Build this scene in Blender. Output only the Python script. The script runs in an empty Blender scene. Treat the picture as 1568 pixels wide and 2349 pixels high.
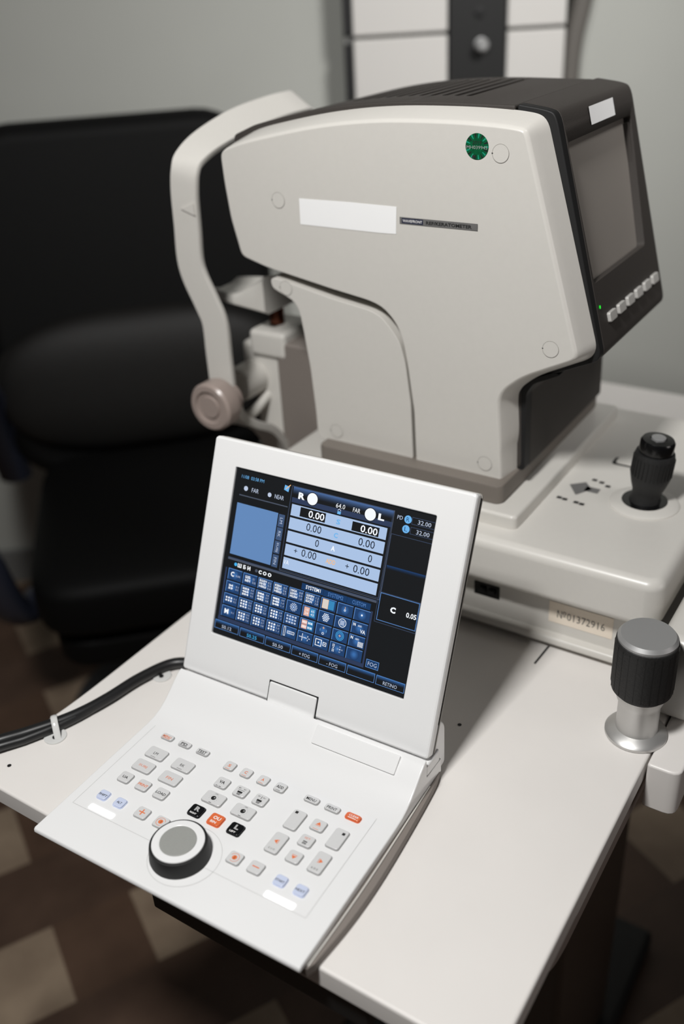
import bpy, bmesh, math, random
from mathutils import Vector, Matrix
random.seed(7)
scene = bpy.context.scene
COL = scene.collection

# ------------------------------------------------------------------ camera
cam_data = bpy.data.cameras.new('camera')
cam = bpy.data.objects.new('camera', cam_data)
COL.objects.link(cam)
R = [[0.83967, 0.540693, -0.051044], [0.231648, -0.44157, -0.866808], [-0.491216, 0.716008, -0.496023]]
M = Matrix(((R[0][0], -R[1][0], -R[2][0], 0), (R[0][1], -R[1][1], -R[2][1], 0), (R[0][2], -R[1][2], -R[2][2], 1.33), (0, 0, 0, 1)))
cam.matrix_world = M
cam_data.sensor_fit = 'VERTICAL'
cam_data.sensor_height = 36.0
cam_data.lens = 33.667
cam_data.clip_start = 0.02
cam_data.dof.use_dof = True
cam_data.dof.focus_distance = 0.775
cam_data.dof.aperture_fstop = 2.8
scene.camera = cam

# ------------------------------------------------------------------ light
world = bpy.data.worlds.new('world')
scene.world = world
world.use_nodes = True
bg = world.node_tree.nodes['Background']
bg.inputs[0].default_value = (0.98, 0.97, 1.0, 1)
bg.inputs[1].default_value = 0.022


def area(name, loc, target, size, power, color=(1, 1, 1)):
    d = bpy.data.lights.new(name, 'AREA')
    d.shape = 'SQUARE'
    d.size = size
    d.energy = power
    d.color = color
    o = bpy.data.objects.new(name, d)
    o.location = loc
    o.rotation_euler = (Vector(target) - Vector(loc)).to_track_quat('-Z', 'Y').to_euler()
    COL.objects.link(o)
    return o


area('stand_lamp', (-0.32, -0.06, 1.94), (-0.35, 0.62, 0.8), 0.15, 15.9, (1.0, 0.99, 0.97))
wash = area('wall_wash_fill', (0.44, 0.88, 2.30), (-0.92, 1.87, 1.02), 0.36, 5.2, (1.0, 0.99, 0.97))  # unseen area light added to brighten the back wall
wash.data.spread = math.radians(76)
side = area('side_fill', (1.9, 0.9, 1.30), (-0.2, 0.8, 1.08), 0.8, 0.75, (1.0, 0.93, 0.90))  # added soft fill from the right; no window is there
side.data.spread = math.radians(64)

scene.view_settings.view_transform = 'Standard'
scene.view_settings.look = 'None'
scene.view_settings.exposure = 0.0
scene.view_settings.gamma = 1.0


# ------------------------------------------------------------------ materials
def lin(c):
    return tuple(((x / 255) / 12.92 if x / 255 <= 0.04045 else ((x / 255 + 0.055) / 1.055) ** 2.4) for x in c)


MATS = {}


def mat(name, rgb, rough=0.5, metal=0.0, coat=0.0, noise=0.0, nscale=60, bump=0.0, spec=0.5):
    """procedural surface: a base colour with a faint noise mottling and optional bump"""
    m = bpy.data.materials.new(name)
    m.use_nodes = True
    nt = m.node_tree
    b = nt.nodes['Principled BSDF']
    c = (*lin(rgb), 1)
    b.inputs['Base Color'].default_value = c
    b.inputs['Roughness'].default_value = rough
    b.inputs['Metallic'].default_value = metal
    b.inputs['Coat Weight'].default_value = coat
    b.inputs['Coat Roughness'].default_value = 0.08
    b.inputs['Specular IOR Level'].default_value = spec
    if noise or bump:
        tc = nt.nodes.new('ShaderNodeTexCoord')
        nz = nt.nodes.new('ShaderNodeTexNoise')
        nz.inputs['Scale'].default_value = nscale
        nz.inputs['Detail'].default_value = 3
        nt.links.new(tc.outputs['Object'], nz.inputs['Vector'])
        if noise:
            rp = nt.nodes.new('ShaderNodeValToRGB')
            rp.color_ramp.elements[0].position = 0.3
            rp.color_ramp.elements[1].position = 0.7
            rp.color_ramp.elements[0].color = tuple(x * (1 - noise) for x in c[:3]) + (1,)
            rp.color_ramp.elements[1].color = tuple(min(1, x * (1 + noise)) for x in c[:3]) + (1,)
            nt.links.new(nz.outputs['Fac'], rp.inputs['Fac'])
            nt.links.new(rp.outputs['Color'], b.inputs['Base Color'])
        if bump:
            bp = nt.nodes.new('ShaderNodeBump')
            bp.inputs['Strength'].default_value = bump
            bp.inputs['Distance'].default_value = 0.002
            nt.links.new(nz.outputs['Fac'], bp.inputs['Height'])
            nt.links.new(bp.outputs['Normal'], b.inputs['Normal'])
    MATS[name] = m
    return m


def emit(name, rgb, strength=1.0):
    m = bpy.data.materials.new(name)
    m.use_nodes = True
    nt = m.node_tree
    b = nt.nodes['Principled BSDF']
    b.inputs['Base Color'].default_value = (0.004, 0.004, 0.005, 1)
    b.inputs['Roughness'].default_value = 0.6
    b.inputs['Specular IOR Level'].default_value = 0.15
    b.inputs['Emission Color'].default_value = (*lin(rgb), 1)
    b.inputs['Emission Strength'].default_value = strength
    MATS[name] = m
    return m


mat('console_white', (236, 236, 236), 0.22, coat=0.3)
mat('table_white', (232, 228, 224), 0.38, noise=0.01, nscale=20)
mat('device_white', (211, 208, 202), 0.32, noise=0.008, nscale=200)
mat('device_grey', (150, 146, 140), 0.45)
mat('shell_dark', (62, 58, 55), 0.6, noise=0.05, nscale=900, bump=0.15, spec=0.3)
mat('slab_grey', (118, 111, 104), 0.55)
mat('gap_black', (16, 16, 17), 0.6)
mat('rubber_black', (22, 22, 22), 0.55)
mat('dial_black', (15, 15, 15), 0.6)
mat('gloss_black', (14, 14, 15), 0.2)
mat('grip_black', (28, 28, 28), 0.6, noise=0.1, nscale=500, bump=0.2)
mat('tape_white', (252, 252, 252), 0.5)
mat('paper_cream', (240, 228, 212), 0.7)
mat('ink_black', (30, 30, 30), 0.7)
mat('ink_orange', (226, 120, 70), 0.6)
mat('ink_grey', (176, 176, 176), 0.6)
mat('ink_white', (240, 238, 236), 0.6)
mat('aluminium', (176, 176, 176), 0.45, metal=0.55)
mat('aluminium_satin', (200, 199, 197), 0.42, metal=0.75)
mat('dial_grey', (150, 151, 147), 0.5, noise=0.06, nscale=1500)
mat('button_grey', (214, 214, 214), 0.18, coat=0.6)
mat('button_blue', (205, 214, 238), 0.18, coat=0.6)
mat('button_black', (14, 15, 18), 0.15, coat=0.6)
mat('button_orange', (226, 112, 66), 0.2, coat=0.6)
mat('button_rim', (168, 168, 168), 0.3)
mat('label_silver', (128, 127, 126), 0.4, metal=0.3)
mat('label_navy', (40, 44, 66), 0.5)
mat('holo_green', (10, 86, 52), 0.3, noise=0.25, nscale=300)
mat('holo_teal', (32, 150, 120), 0.3)
mat('monitor_glass', (140, 134, 128), 0.35)
mat('key_silver', (190, 188, 184), 0.3)
mat('clear_plastic', (214, 214, 212), 0.12)
mat('cable_black', (24, 24, 25), 0.4)
mat('wall_grey', (186, 187, 181), 0.85, noise=0.012, nscale=8)
mat('cabinet_white', (214, 211, 207), 0.5)
mat('groove_grey', (120, 120, 118), 0.7)
mat('hose_grey', (104, 100, 95), 0.7)
mat('column_brown', (58, 48, 42), 0.5)
mat('wood_red', (92, 58, 44), 0.5)
mat('drawer_mauve', (150, 139, 134), 0.45)
mat('housing_grey', (128, 120, 114), 0.6)
mat('seam_grey', (196, 196, 195), 0.5)
mat('knob_mauve', (158, 144, 137), 0.3)
mat('rod_reflection', (104, 64, 50), 0.25, metal=1.0)  # rod metal; its brown reflection is put into the base colour
emit('led_white', (255, 255, 255), 1.3)
emit('led_green', (40, 255, 60), 1.0)

# leather
leather = mat('leather_black', (12, 12, 12), 0.6, noise=0.15, nscale=240, bump=0.25, spec=0.14)
mat('leather_sheen', (26, 25, 24), 0.55, noise=0.15, nscale=240, bump=0.25, spec=0.25)  # same black leather, lightened: the highlight on the lumbar bulge is in the colour
mat('arm_sheen', (46, 50, 64), 0.4)  # armrest leather with its blue-grey sheen put into the base colour
mat('chair_metal', (70, 72, 78), 0.35, metal=0.6)

# floor: dark parquet of brown and grey beige blocks
fm = bpy.data.materials.new('floor_parquet')
fm.use_nodes = True
nt = fm.node_tree
b = nt.nodes['Principled BSDF']
b.inputs['Roughness'].default_value = 0.55
tc = nt.nodes.new('ShaderNodeTexCoord')
mp = nt.nodes.new('ShaderNodeMapping')
mp.inputs['Rotation'].default_value = (0, 0, math.radians(-61.5))
nt.links.new(tc.outputs['Object'], mp.inputs['Vector'])
mp2 = nt.nodes.new('ShaderNodeMapping')
mp2.inputs['Scale'].default_value = (1 / 0.13, 1 / 0.15, 1)
mp2.inputs['Location'].default_value = (-0.015 / 0.13, -0.999 / 0.15, 0.5)
nt.links.new(mp.outputs['Vector'], mp2.inputs['Vector'])
sep = nt.nodes.new('ShaderNodeSeparateXYZ')
nt.links.new(mp2.outputs['Vector'], sep.inputs[0])


def checker(sock, at, c1, c2):
    cmb = nt.nodes.new('ShaderNodeCombineXYZ')
    for q in range(3):
        cmb.inputs[q].default_value = 0.5
    nt.links.new(sock, cmb.inputs[at])
    ck = nt.nodes.new('ShaderNodeTexChecker')
    ck.inputs['Scale'].default_value = 1.0
    ck.inputs['Color1'].default_value = (*c1, 1)
    ck.inputs['Color2'].default_value = (*c2, 1)
    nt.links.new(cmb.outputs[0], ck.inputs['Vector'])
    return ck


ca = checker(sep.outputs[0], 0, lin((172, 152, 130)), lin((104, 80, 64)))
cb_ = checker(sep.outputs[1], 1, (1, 1, 1), (0, 0, 0))
br = nt.nodes.new('ShaderNodeMixRGB')
nt.links.new(cb_.outputs['Color'], br.inputs[0])
nt.links.new(ca.outputs['Color'], br.inputs[1])
br.inputs[2].default_value = (*lin((98, 76, 62)), 1)
nz = nt.nodes.new('ShaderNodeTexNoise')
nz.inputs['Scale'].default_value = 9
nz.inputs['Detail'].default_value = 5
nt.links.new(mp.outputs['Vector'], nz.inputs['Vector'])
mx = nt.nodes.new('ShaderNodeMixRGB')
mx.blend_type = 'MULTIPLY'
mx.inputs[0].default_value = 0.55
rp = nt.nodes.new('ShaderNodeValToRGB')
rp.color_ramp.elements[0].position = 0.32
rp.color_ramp.elements[0].color = (0.35, 0.3, 0.28, 1)
rp.color_ramp.elements[1].position = 0.68
nt.links.new(nz.outputs['Fac'], rp.inputs['Fac'])
nt.links.new(br.outputs['Color'], mx.inputs[1])
nt.links.new(rp.outputs['Color'], mx.inputs[2])
nt.links.new(mx.outputs['Color'], b.inputs['Base Color'])
MATS['floor_parquet'] = fm


# ------------------------------------------------------------------ geometry helpers
class MB:
    """collects shapes, builds ONE mesh object with material slots"""

    def __init__(self, origin=(0, 0, 0)):
        self.bm = bmesh.new()
        self.o = Vector(origin)
        self.slots = []

    def slot(self, name):
        if name not in self.slots:
            self.slots.append(name)
        return self.slots.index(name)

    def add(self, verts, faces, m, bevel=0.0, seg=3, ang=30, xf=None):
        t = bmesh.new()
        vs = [t.verts.new(v) for v in verts]
        for f in faces:
            try:
                t.faces.new([vs[i] for i in f])
            except ValueError:
                pass
        t.normal_update()
        if bevel > 0:
            es = [e for e in t.edges if len(e.link_faces) == 2 and e.calc_face_angle(0) > math.radians(ang)]
            bmesh.ops.bevel(t, geom=es, offset=bevel, segments=seg, profile=0.5, affect='EDGES', clamp_overlap=True)
        self.merge(t, m, xf)

    def merge(self, t, m, xf=None):
        i = self.slot(m)
        base = {}
        for v in t.verts:
            p = v.co if xf is None else xf @ v.co
            base[v] = self.bm.verts.new(p - self.o)
        for f in t.faces:
            try:
                g = self.bm.faces.new([base[v] for v in f.verts])
                g.material_index = i
                g.smooth = True
            except ValueError:
                pass
        t.free()

    def box(self, x0, x1, y0, y1, z0, z1, m, bevel=0.0, seg=3, xf=None):
        v = [(x, y, z) for x in (x0, x1) for y in (y0, y1) for z in (z0, z1)]
        f = [(0, 1, 3, 2), (4, 6, 7, 5), (0, 4, 5, 1), (2, 3, 7, 6), (0, 2, 6, 4), (1, 5, 7, 3)]
        self.add(v, f, m, bevel, seg, 30, xf)
        return self

    def prism(self, outline, axis, a, b, m, bevel=0.0, seg=3, ang=50, xf=None):
        """outline of 2-D points, extruded along axis between a and b"""
        def P(p, q):
            return {'x': (q, p[0], p[1]), 'y': (p[0], q, p[1]), 'z': (p[0], p[1], q)}[axis]
        n = len(outline)
        v = [P(p, a) for p in outline] + [P(p, b) for p in outline]
        f = [tuple(range(n)), tuple(range(2 * n - 1, n - 1, -1))]
        f += [(i, i + n, (i + 1) % n + n, (i + 1) % n) for i in range(n)]
        self.add(v, f, m, bevel, seg, ang, xf)
        return self

    def lathe(self, prof, m, xf=None, n=48):
        """prof of (radius, height) turned about local z"""
        v = []
        for r, z in prof:
            for k in range(n):
                a = 2 * math.pi * k / n
                v.append((r * math.cos(a), r * math.sin(a), z))
        f = []
        for i in range(len(prof) - 1):
            for k in range(n):
                k2 = (k + 1) % n
                f.append((i * n + k, i * n + k2, (i + 1) * n + k2, (i + 1) * n + k))
        f.append(tuple(range(n - 1, -1, -1)))
        L = (len(prof) - 1) * n
        f.append(tuple(range(L, L + n)))
        self.add(v, f, m, 0, 3, 30, xf)
        return self

    def tube(self, pts, r, m, n=12, rb=None):
        pts = [Vector(p) for p in pts]
        v, f = [], []
        up = Vector((0, 0, 1))
        for i, p in enumerate(pts):
            t = (pts[min(i + 1, len(pts) - 1)] - pts[max(i - 1, 0)]).normalized()
            s = t.cross(up)
            if s.length < 1e-4:
                s = Vector((1, 0, 0))
            s.normalize()
            w = s.cross(t).normalized()
            for k in range(n):
                a = 2 * math.pi * k / n
                v.append(p + s * (r * math.cos(a)) + w * ((rb or r) * math.sin(a)))
        for i in range(len(pts) - 1):
            for k in range(n):
                k2 = (k + 1) % n
                f.append((i * n + k, i * n + k2, (i + 1) * n + k2, (i + 1) * n + k))
        f.append(tuple(range(n - 1, -1, -1)))
        L = (len(pts) - 1) * n
        f.append(tuple(range(L, L + n)))
        self.add(v, f, m)
        return self

    def loft(self, rings, m, caps=True, xf=None):
        n = len(rings[0])
        v = [p for r in rings for p in r]
        f = []
        for i in range(len(rings) - 1):
            for k in range(n):
                k2 = (k + 1) % n
                f.append((i * n + k, i * n + k2, (i + 1) * n + k2, (i + 1) * n + k))
        if caps:
            f.append(tuple(range(n - 1, -1, -1)))
            L = (len(rings) - 1) * n
            f.append(tuple(range(L, L + n)))
        self.add(v, f, m, 0, 3, 30, xf)
        return self

    def flat(self, pts, m, xf=None):
        self.add(pts, [tuple(range(len(pts)))], m, 0, 3, 30, xf)
        return self

    def rect(self, x0, x1, y0, y1, z, m, xf=None):
        return self.flat([(x0, y0, z), (x1, y0, z), (x1, y1, z), (x0, y1, z)], m, xf)

    def disc(self, cx, cy, r, z, m, n=28, xf=None, ry=None):
        return self.flat([(cx + r * math.cos(2 * math.pi * k / n), cy + (ry or r) * math.sin(2 * math.pi * k / n), z) for k in range(n)], m, xf)

    def ring(self, cx, cy, r0, r1, z, m, n=36, xf=None, a0=0, a1=360):
        full = (a1 - a0) >= 360
        k_n = n if full else n + 1
        v = []
        for k in range(k_n):
            a = math.radians(a0 + (a1 - a0) * k / n)
            v.append((cx + r0 * math.cos(a), cy + r0 * math.sin(a), z))
            v.append((cx + r1 * math.cos(a), cy + r1 * math.sin(a), z))
        f = [(2 * k, 2 * k + 1, (2 * k + 3) % (2 * k_n), (2 * k + 2) % (2 * k_n)) for k in range(n)]
        self.add(v, f, m, 0, 3, 30, xf)
        return self

    def frame(self, x0, x1, y0, y1, t, z, m, xf=None):
        self.rect(x0, x1, y0, y0 + t, z, m, xf)
        self.rect(x0, x1, y1 - t, y1, z, m, xf)
        self.rect(x0, x0 + t, y0 + t, y1 - t, z, m, xf)
        self.rect(x1 - t, x1, y0 + t, y1 - t, z, m, xf)
        return self

    def text(self, s, cx, cy, w, h, z, m, xf=None, rot=0, bold=0.0, skew=0.0):
        """flat lettering fitted into a w by h box centred on cx, cy"""
        t, (x0, x1, y0, y1) = glyphs(s, bold)
        t = t.copy()
        sx = w / max(x1 - x0, 1e-6)
        sy = h / max(y1 - y0, 1e-6)
        ca, sa = math.cos(math.radians(rot)), math.sin(math.radians(rot))
        for v in t.verts:
            a = (v.co.x - (x0 + x1) / 2) * sx
            c = (v.co.y - (y0 + y1) / 2) * sy
            a += skew * c
            v.co = Vector((cx + a * ca - c * sa, cy + a * sa + c * ca, z))
        self.merge(t, m, xf)
        return self

    def build(self, name, parent=None, sharp=35, merge=1e-6, flip=True):
        bm = self.bm
        if flip:
            bmesh.ops.recalc_face_normals(bm, faces=bm.faces[:])
        me = bpy.data.meshes.new(name)
        bm.to_mesh(me)
        bm.free()
        for s in self.slots:
            me.materials.append(MATS[s])
        me.set_sharp_from_angle(angle=math.radians(sharp))
        o = bpy.data.objects.new(name, me)
        COL.objects.link(o)
        if parent:
            o.parent = parent
        if len(me.polygons) > 6:
            w = o.modifiers.new('weighted_normal', 'WEIGHTED_NORMAL')
            w.keep_sharp = True
        return o


GL = {}


def glyphs(s, bold=0.0):
    key = (s, bold)
    if key not in GL:
        cu = bpy.data.curves.new('lettering', 'FONT')
        cu.body = s
        cu.size = 1.0
        cu.offset = bold
        cu.resolution_u = 2
        ob = bpy.data.objects.new('lettering', cu)
        COL.objects.link(ob)
        dg = bpy.context.evaluated_depsgraph_get()
        me = bpy.data.meshes.new_from_object(ob.evaluated_get(dg))
        t = bmesh.new()
        t.from_mesh(me)
        bpy.data.objects.remove(ob)
        bpy.data.curves.remove(cu)
        bpy.data.meshes.remove(me)
        xs = [v.co.x for v in t.verts] or [0, 1]
        ys = [v.co.y for v in t.verts] or [0, 1]
        GL[key] = (t, (min(xs), max(xs), min(ys), max(ys)))
    return GL[key]


def rrect(x0, x1, y0, y1, r, n=5):
    out = []
    for cx, cy, a0 in ((x1 - r, y1 - r, 0), (x0 + r, y1 - r, 90), (x0 + r, y0 + r, 180), (x1 - r, y0 + r, 270)):
        for k in range(n + 1):
            a = math.radians(a0 + 90 * k / n)
            out.append((cx + r * math.cos(a), cy + r * math.sin(a)))
    return out


def round_corners(pts, r=0.006, n=4, wts=None):
    """round every corner of a closed 2-D outline by at most r"""
    out, ow = [], []
    N = len(pts)
    for i in range(N):
        p0, p1, p2 = Vector(pts[i - 1]), Vector(pts[i]), Vector(pts[(i + 1) % N])
        d0, d1 = (p0 - p1).length, (p2 - p1).length
        rr = r[i] if isinstance(r, (list, tuple)) else r
        a = p1 + (p0 - p1) * min(rr / d0, 0.45)
        c = p1 + (p2 - p1) * min(rr / d1, 0.45)
        for k in range(n + 1):
            t = k / n
            q = a * (1 - t) ** 2 + p1 * (2 * t * (1 - t)) + c * t * t
            out.append((q.x, q.y))
            if wts:
                ow.append(wts[i])
    return (out, ow) if wts else out


def spline(pts, n=6):
    """Catmull-Rom through open 2-D or 3-D points"""
    P = [Vector(p) for p in pts]
    P = [P[0] * 2 - P[1]] + P + [P[-1] * 2 - P[-2]]
    out = []
    for i in range(1, len(P) - 2):
        for k in range(n):
            t = k / n
            a, b_, c, d = P[i - 1], P[i], P[i + 1], P[i + 2]
            out.append(0.5 * ((2 * b_) + (c - a) * t + (2 * a - 5 * b_ + 4 * c - d) * t * t + (3 * b_ - a - 3 * c + d) * t ** 3))
    out.append(P[-2])
    return [tuple(p) for p in out]


def offset_poly(pts, d):
    """move each vertex of a closed outline outwards by d[i] (outline given counter-clockwise or not)"""
    N = len(pts)
    A = sum(pts[i][0] * pts[(i + 1) % N][1] - pts[(i + 1) % N][0] * pts[i][1] for i in range(N))
    s = 1 if A > 0 else -1
    out = []
    for i in range(N):
        p0, p1, p2 = Vector(pts[i - 1]), Vector(pts[i]), Vector(pts[(i + 1) % N])
        e = (p1 - p0).normalized() + (p2 - p1).normalized()
        e.normalize()
        nrm = Vector((e.y, -e.x)) * s
        q = p1 + nrm * d[i]
        out.append((q.x, q.y))
    return out


def empty(name, loc, label, cat, rz=0.0, group=None):
    o = bpy.data.objects.new(name, None)
    o.empty_display_size = 0.05
    o.location = loc
    o.rotation_euler = (0, 0, rz)
    COL.objects.link(o)
    return tag(o, label, cat, group)


def tag(o, label, cat, group=None):
    o['label'] = label
    o['category'] = cat
    if group:
        o['group'] = group
    return o


def struct(o):
    o['kind'] = 'structure'
    return o


def boolean_cut(o, cutter):
    md = o.modifiers.new('cut', 'BOOLEAN')
    md.object = cutter
    md.operation = 'DIFFERENCE'
    md.solver = 'EXACT'
    dg = bpy.context.evaluated_depsgraph_get()
    me = bpy.data.meshes.new_from_object(o.evaluated_get(dg))
    old = o.data
    o.modifiers.clear()
    o.data = me
    nm = old.name
    bpy.data.meshes.remove(old)
    me.name = nm
    cm = cutter.data
    bpy.data.objects.remove(cutter)
    bpy.data.meshes.remove(cm)
    me.set_sharp_from_angle(angle=math.radians(35))


# ------------------------------------------------------------------ the setting
struct(MB().box(-3.6, 2.2, -2.2, 4.2, -0.05, 0.0, 'floor_parquet').build('floor'))
WALL_XF = Matrix.Rotation(math.atan2(0.566, 0.825), 4, 'Z')   # wall frame: x along the wall, y away from the camera
D = 2.08
struct(MB().box(-2.4, 2.6, D, D + 0.1, 0, 2.6, 'wall_grey', xf=WALL_XF).build('wall_back'))
struct(MB().box(-2.4, 2.6, D - 0.014, D, 0, 0.09, 'groove_grey', 0.004, xf=WALL_XF).build('baseboard_back'))

# white cabinet with the black strip
cx0, cx1 = 0.073, 0.472
CAB_XF = WALL_XF
cab_c = WALL_XF @ Vector((0.27, D - 0.05, 0))
cab = empty('cabinet', cab_c, 'tall white wall cabinet with a black vertical strip and a small silver knob', 'cabinet')
for nm, a, c in (('door_panel', cx0, 0.250), ('door_panel', 0.362, cx1)):
    for z0, z1 in ((0.02, 1.205), (1.211, 2.05)):
        dz = -0.002
        MB(cab_c).box(a, c, D - 0.085, D - 0.065, z0, z1, 'cabinet_white', 0.003, xf=CAB_XF).build(nm, cab)
MB(cab_c).box(cx0 - 0.016, cx1, D - 0.066, D - 0.002, 0.0, 2.06, 'groove_grey', xf=CAB_XF).build('carcass', cab)
MB(cab_c).box(0.253, 0.359, D - 0.088, D - 0.066, 0.0, 2.06, 'rubber_black', 0.002, xf=CAB_XF).build('black_strip', cab)
MB(cab_c).box(cx0 - 0.017, cx0 - 0.003, D - 0.076, D - 0.065, 0.0, 1.198, 'gap_black', xf=CAB_XF).box(cx0 - 0.017, cx0 - 0.003, D - 0.076, D - 0.065, 1.215, 2.06, 'gap_black', xf=CAB_XF).build('edge_strip', cab)  # black strip along the cabinet's left edge
kx = CAB_XF @ Matrix.Translation((0.312, D - 0.088, 1.186)) @ Matrix.Rotation(math.radians(90), 4, 'X')
MB(cab_c).lathe([(0.012, 0), (0.012, 0.003), (0.006, 0.006), (0.006, 0.014), (0.011, 0.017), (0.012, 0.022), (0.008, 0.026)], 'aluminium', kx, 24).build('knob', cab)
kx2 = CAB_XF @ Matrix.Translation((0.309, D - 0.088, 1.24)) @ Matrix.Rotation(math.radians(90), 4, 'X')
MB(cab_c).lathe([(0.009, 0), (0.009, 0.003), (0.006, 0.004)], 'gap_black', kx2, 24).build('keyhole', cab)
hp = [WALL_XF @ Vector(p) for p in spline([(0.545, D - 0.03, 1.75), (0.532, D - 0.03, 1.4), (0.515, D - 0.03, 1.26), (0.500, D - 0.03, 1.18), (0.496, D - 0.03, 1.10), (0.496, D - 0.03, 0.9), (0.498, D - 0.03, 0.4), (0.500, D - 0.03, 0.02)], 6)]
hose = MB(hp[-1]).tube(hp, 0.020, 'hose_grey').build('hose')
hose.location = hp[-1]
tag(hose, 'thick dark grey hose hanging down the wall right of the white cabinet', 'hose')

# ------------------------------------------------------------------ examination chair (local +x is the front)
chair = empty('exam_chair', (-1.16, 1.10, 0), 'black leather examination chair standing behind the white table', 'chair', math.radians(-45))


def cushion(mb, cx, cy, cz, sx, sy, sz, m, p=3.2, xf=None, nu=40, nv=24):
    """a soft superellipsoid pad"""
    def sg(a, e):
        return math.copysign(abs(a) ** (2 / e), a)
    rings = []
    for j in range(nv + 1):
        v = -math.pi / 2 + math.pi * j / nv
        ring = []
        for i in range(nu):
            u = 2 * math.pi * i / nu
            ring.append((cx + sx * sg(math.cos(v), p) * sg(math.cos(u), p * 1.4), cy + sy * sg(math.cos(v), p) * sg(math.sin(u), p * 1.4), cz + sz * sg(math.sin(v), p)))
        rings.append(ring)
    mb.loft(rings, m, True, xf)
    return mb


back_xf = Matrix.Translation((-0.235, 0, 0.52)) @ Matrix.Rotation(math.radians(-8), 4, 'Y')
bo = rrect(-0.275, 0.275, -0.06, 0.60, 0.11, 8)
MB().prism(bo, 'x', -0.055, 0.05, 'leather_black', 0.035, 5, xf=back_xf).build('backrest', chair, 50)
cushion(MB(), 0.05, 0, 0.13, 0.055, 0.272, 0.135, 'leather_sheen', 2.6, back_xf).build('lumbar_pad', chair, 60)
cushion(MB(), 0.03, 0.0, 0.455, 0.27, 0.225, 0.065, 'leather_black', 4.5).build('seat_cushion', chair, 60)
MB().prism(rrect(-0.25, 0.27, -0.20, 0.20, 0.06), 'z', 0.33, 0.388, 'leather_black', 0.015).build('seat_pan', chair)
for s in (-1, 1):
    p = spline([(-0.25, s * 0.285, 0.46), (-0.17, s * 0.29, 0.66), (-0.02, s * 0.295, 0.71), (0.14, s * 0.295, 0.68), (0.21, s * 0.29, 0.58), (0.16, s * 0.27, 0.40), (0.06, s * 0.225, 0.36)], 6)
    a = MB().tube(p, 0.034, 'arm_sheen', 14, 0.024).build('armrest', chair, 60)
MB().lathe([(0.05, 0.04), (0.05, 0.33)], 'chair_metal', None, 32).build('column', chair)
MB().lathe([(0.25, 0.0), (0.25, 0.015), (0.22, 0.035), (0.06, 0.05)], 'chair_metal', None, 48).build('base_plate', chair)

# ------------------------------------------------------------------ refraction table
TZ = 0.75
tb = Vector((-0.36, 0.75, 0))
table = empty('instrument_table', tb, 'long white instrument table carrying the console and the eye-measuring machine', 'table')
out = round_corners([(-0.626, 0.315), (-0.129, 0.315), (-0.129, 1.367), (-0.604, 1.367), (-0.604, 0.43), (-0.609, 0.38)], [0.012, 0.012, 0.03, 0.03, 0.05, 0.02], 5)
MB(tb).prism(out, 'z', TZ - 0.021, TZ, 'table_white', 0.0025, 3).build('table_top', table)
wing = round_corners([(-0.1275, 0.604), (-0.100, 0.604), (-0.100, 1.20), (-0.1275, 1.20)], [0.003, 0.010, 0.01, 0.003], 4)
MB(tb).prism(wing, 'z', TZ - 0.047, TZ + 0.0006, 'table_white', 0.004, 3).build('side_wing', table)
MB(tb).prism(round_corners([(0.405, TZ - 0.022), (0.405, TZ - 0.035), (0.440, TZ - 0.062), (1.0, TZ - 0.064), (1.0, TZ - 0.022)], [0.001, 0.012, 0.03, 0.004, 0.001], 6), 'x', -0.50, -0.135, 'drawer_mauve', 0.003).build('drawer', table)
MB(tb).prism(round_corners([(0.452, TZ - 0.030), (0.470, TZ - 0.0415), (0.60, TZ - 0.040), (0.61, TZ - 0.034), (0.46, TZ - 0.0285)], 0.006, 4), 'x', -0.140, -0.1335, 'table_white', 0.0008).build('drawer_highlight', table)  # white strip added as the highlight along the drawer's bent lip
MB(tb).box(-0.422, -0.224, 0.322, 0.345, TZ - 0.055, TZ - 0.022, 'gap_black', 0.002).build('front_rail', table)
MB(tb).box(-0.40, -0.19, 0.64, 0.86, 0.03, TZ - 0.063, 'column_brown', 0.01).build('column', table)
MB(tb).box(-0.50, -0.17, 0.56, 1.02, 0.0, 0.03, 'rubber_black', 0.010).build('foot', table)
for x, y in ((-0.591, 0.337), (-0.281, 0.571)):
    MB(tb).disc(x, y, 0.0018, TZ + 0.0003, 'gap_black', 16).build('screw_hole', table)
MB(tb).flat([(-0.2585, 0.680, TZ + 0.0003), (-0.2565, 0.680, TZ + 0.0003), (-0.2550, 0.712, TZ + 0.0003), (-0.2570, 0.712, TZ + 0.0003)], 'gap_black').build('seam', table)

# adjusting handle on the right edge
hx = Matrix.Translation((-0.1474, 0.6362, TZ))
flange = MB(tb).lathe([(0.0258, 0.0006), (0.0258, 0.003), (0.0235, 0.0055), (0.0175, 0.008), (0.0172, 0.014), (0.0172, 0.034), (0.0195, 0.040), (0.021, 0.046)], 'aluminium_satin', hx, 64).build('handle', table)
g = MB(tb).lathe([(0.0205, 0.046), (0.0245, 0.050), (0.0252, 0.056), (0.0252, 0.094), (0.0245, 0.099), (0.0225, 0.1005)], 'grip_black', hx, 72)
for k in range(24):
    a = 2 * math.pi * k / 24
    g.box(-0.0003, 0.0003, -0.0001, 0.0001, 0.052, 0.096, 'gap_black', xf=hx @ Matrix.Rotation(a, 4, 'Z') @ Matrix.Translation((0, 0.0252, 0)))
g.build('grip', flange)
MB(tb).lathe([(0.0238, 0.0995), (0.0238, 0.1015), (0.0215, 0.1045)], 'aluminium', hx, 64).build('cap', flange)

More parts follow.
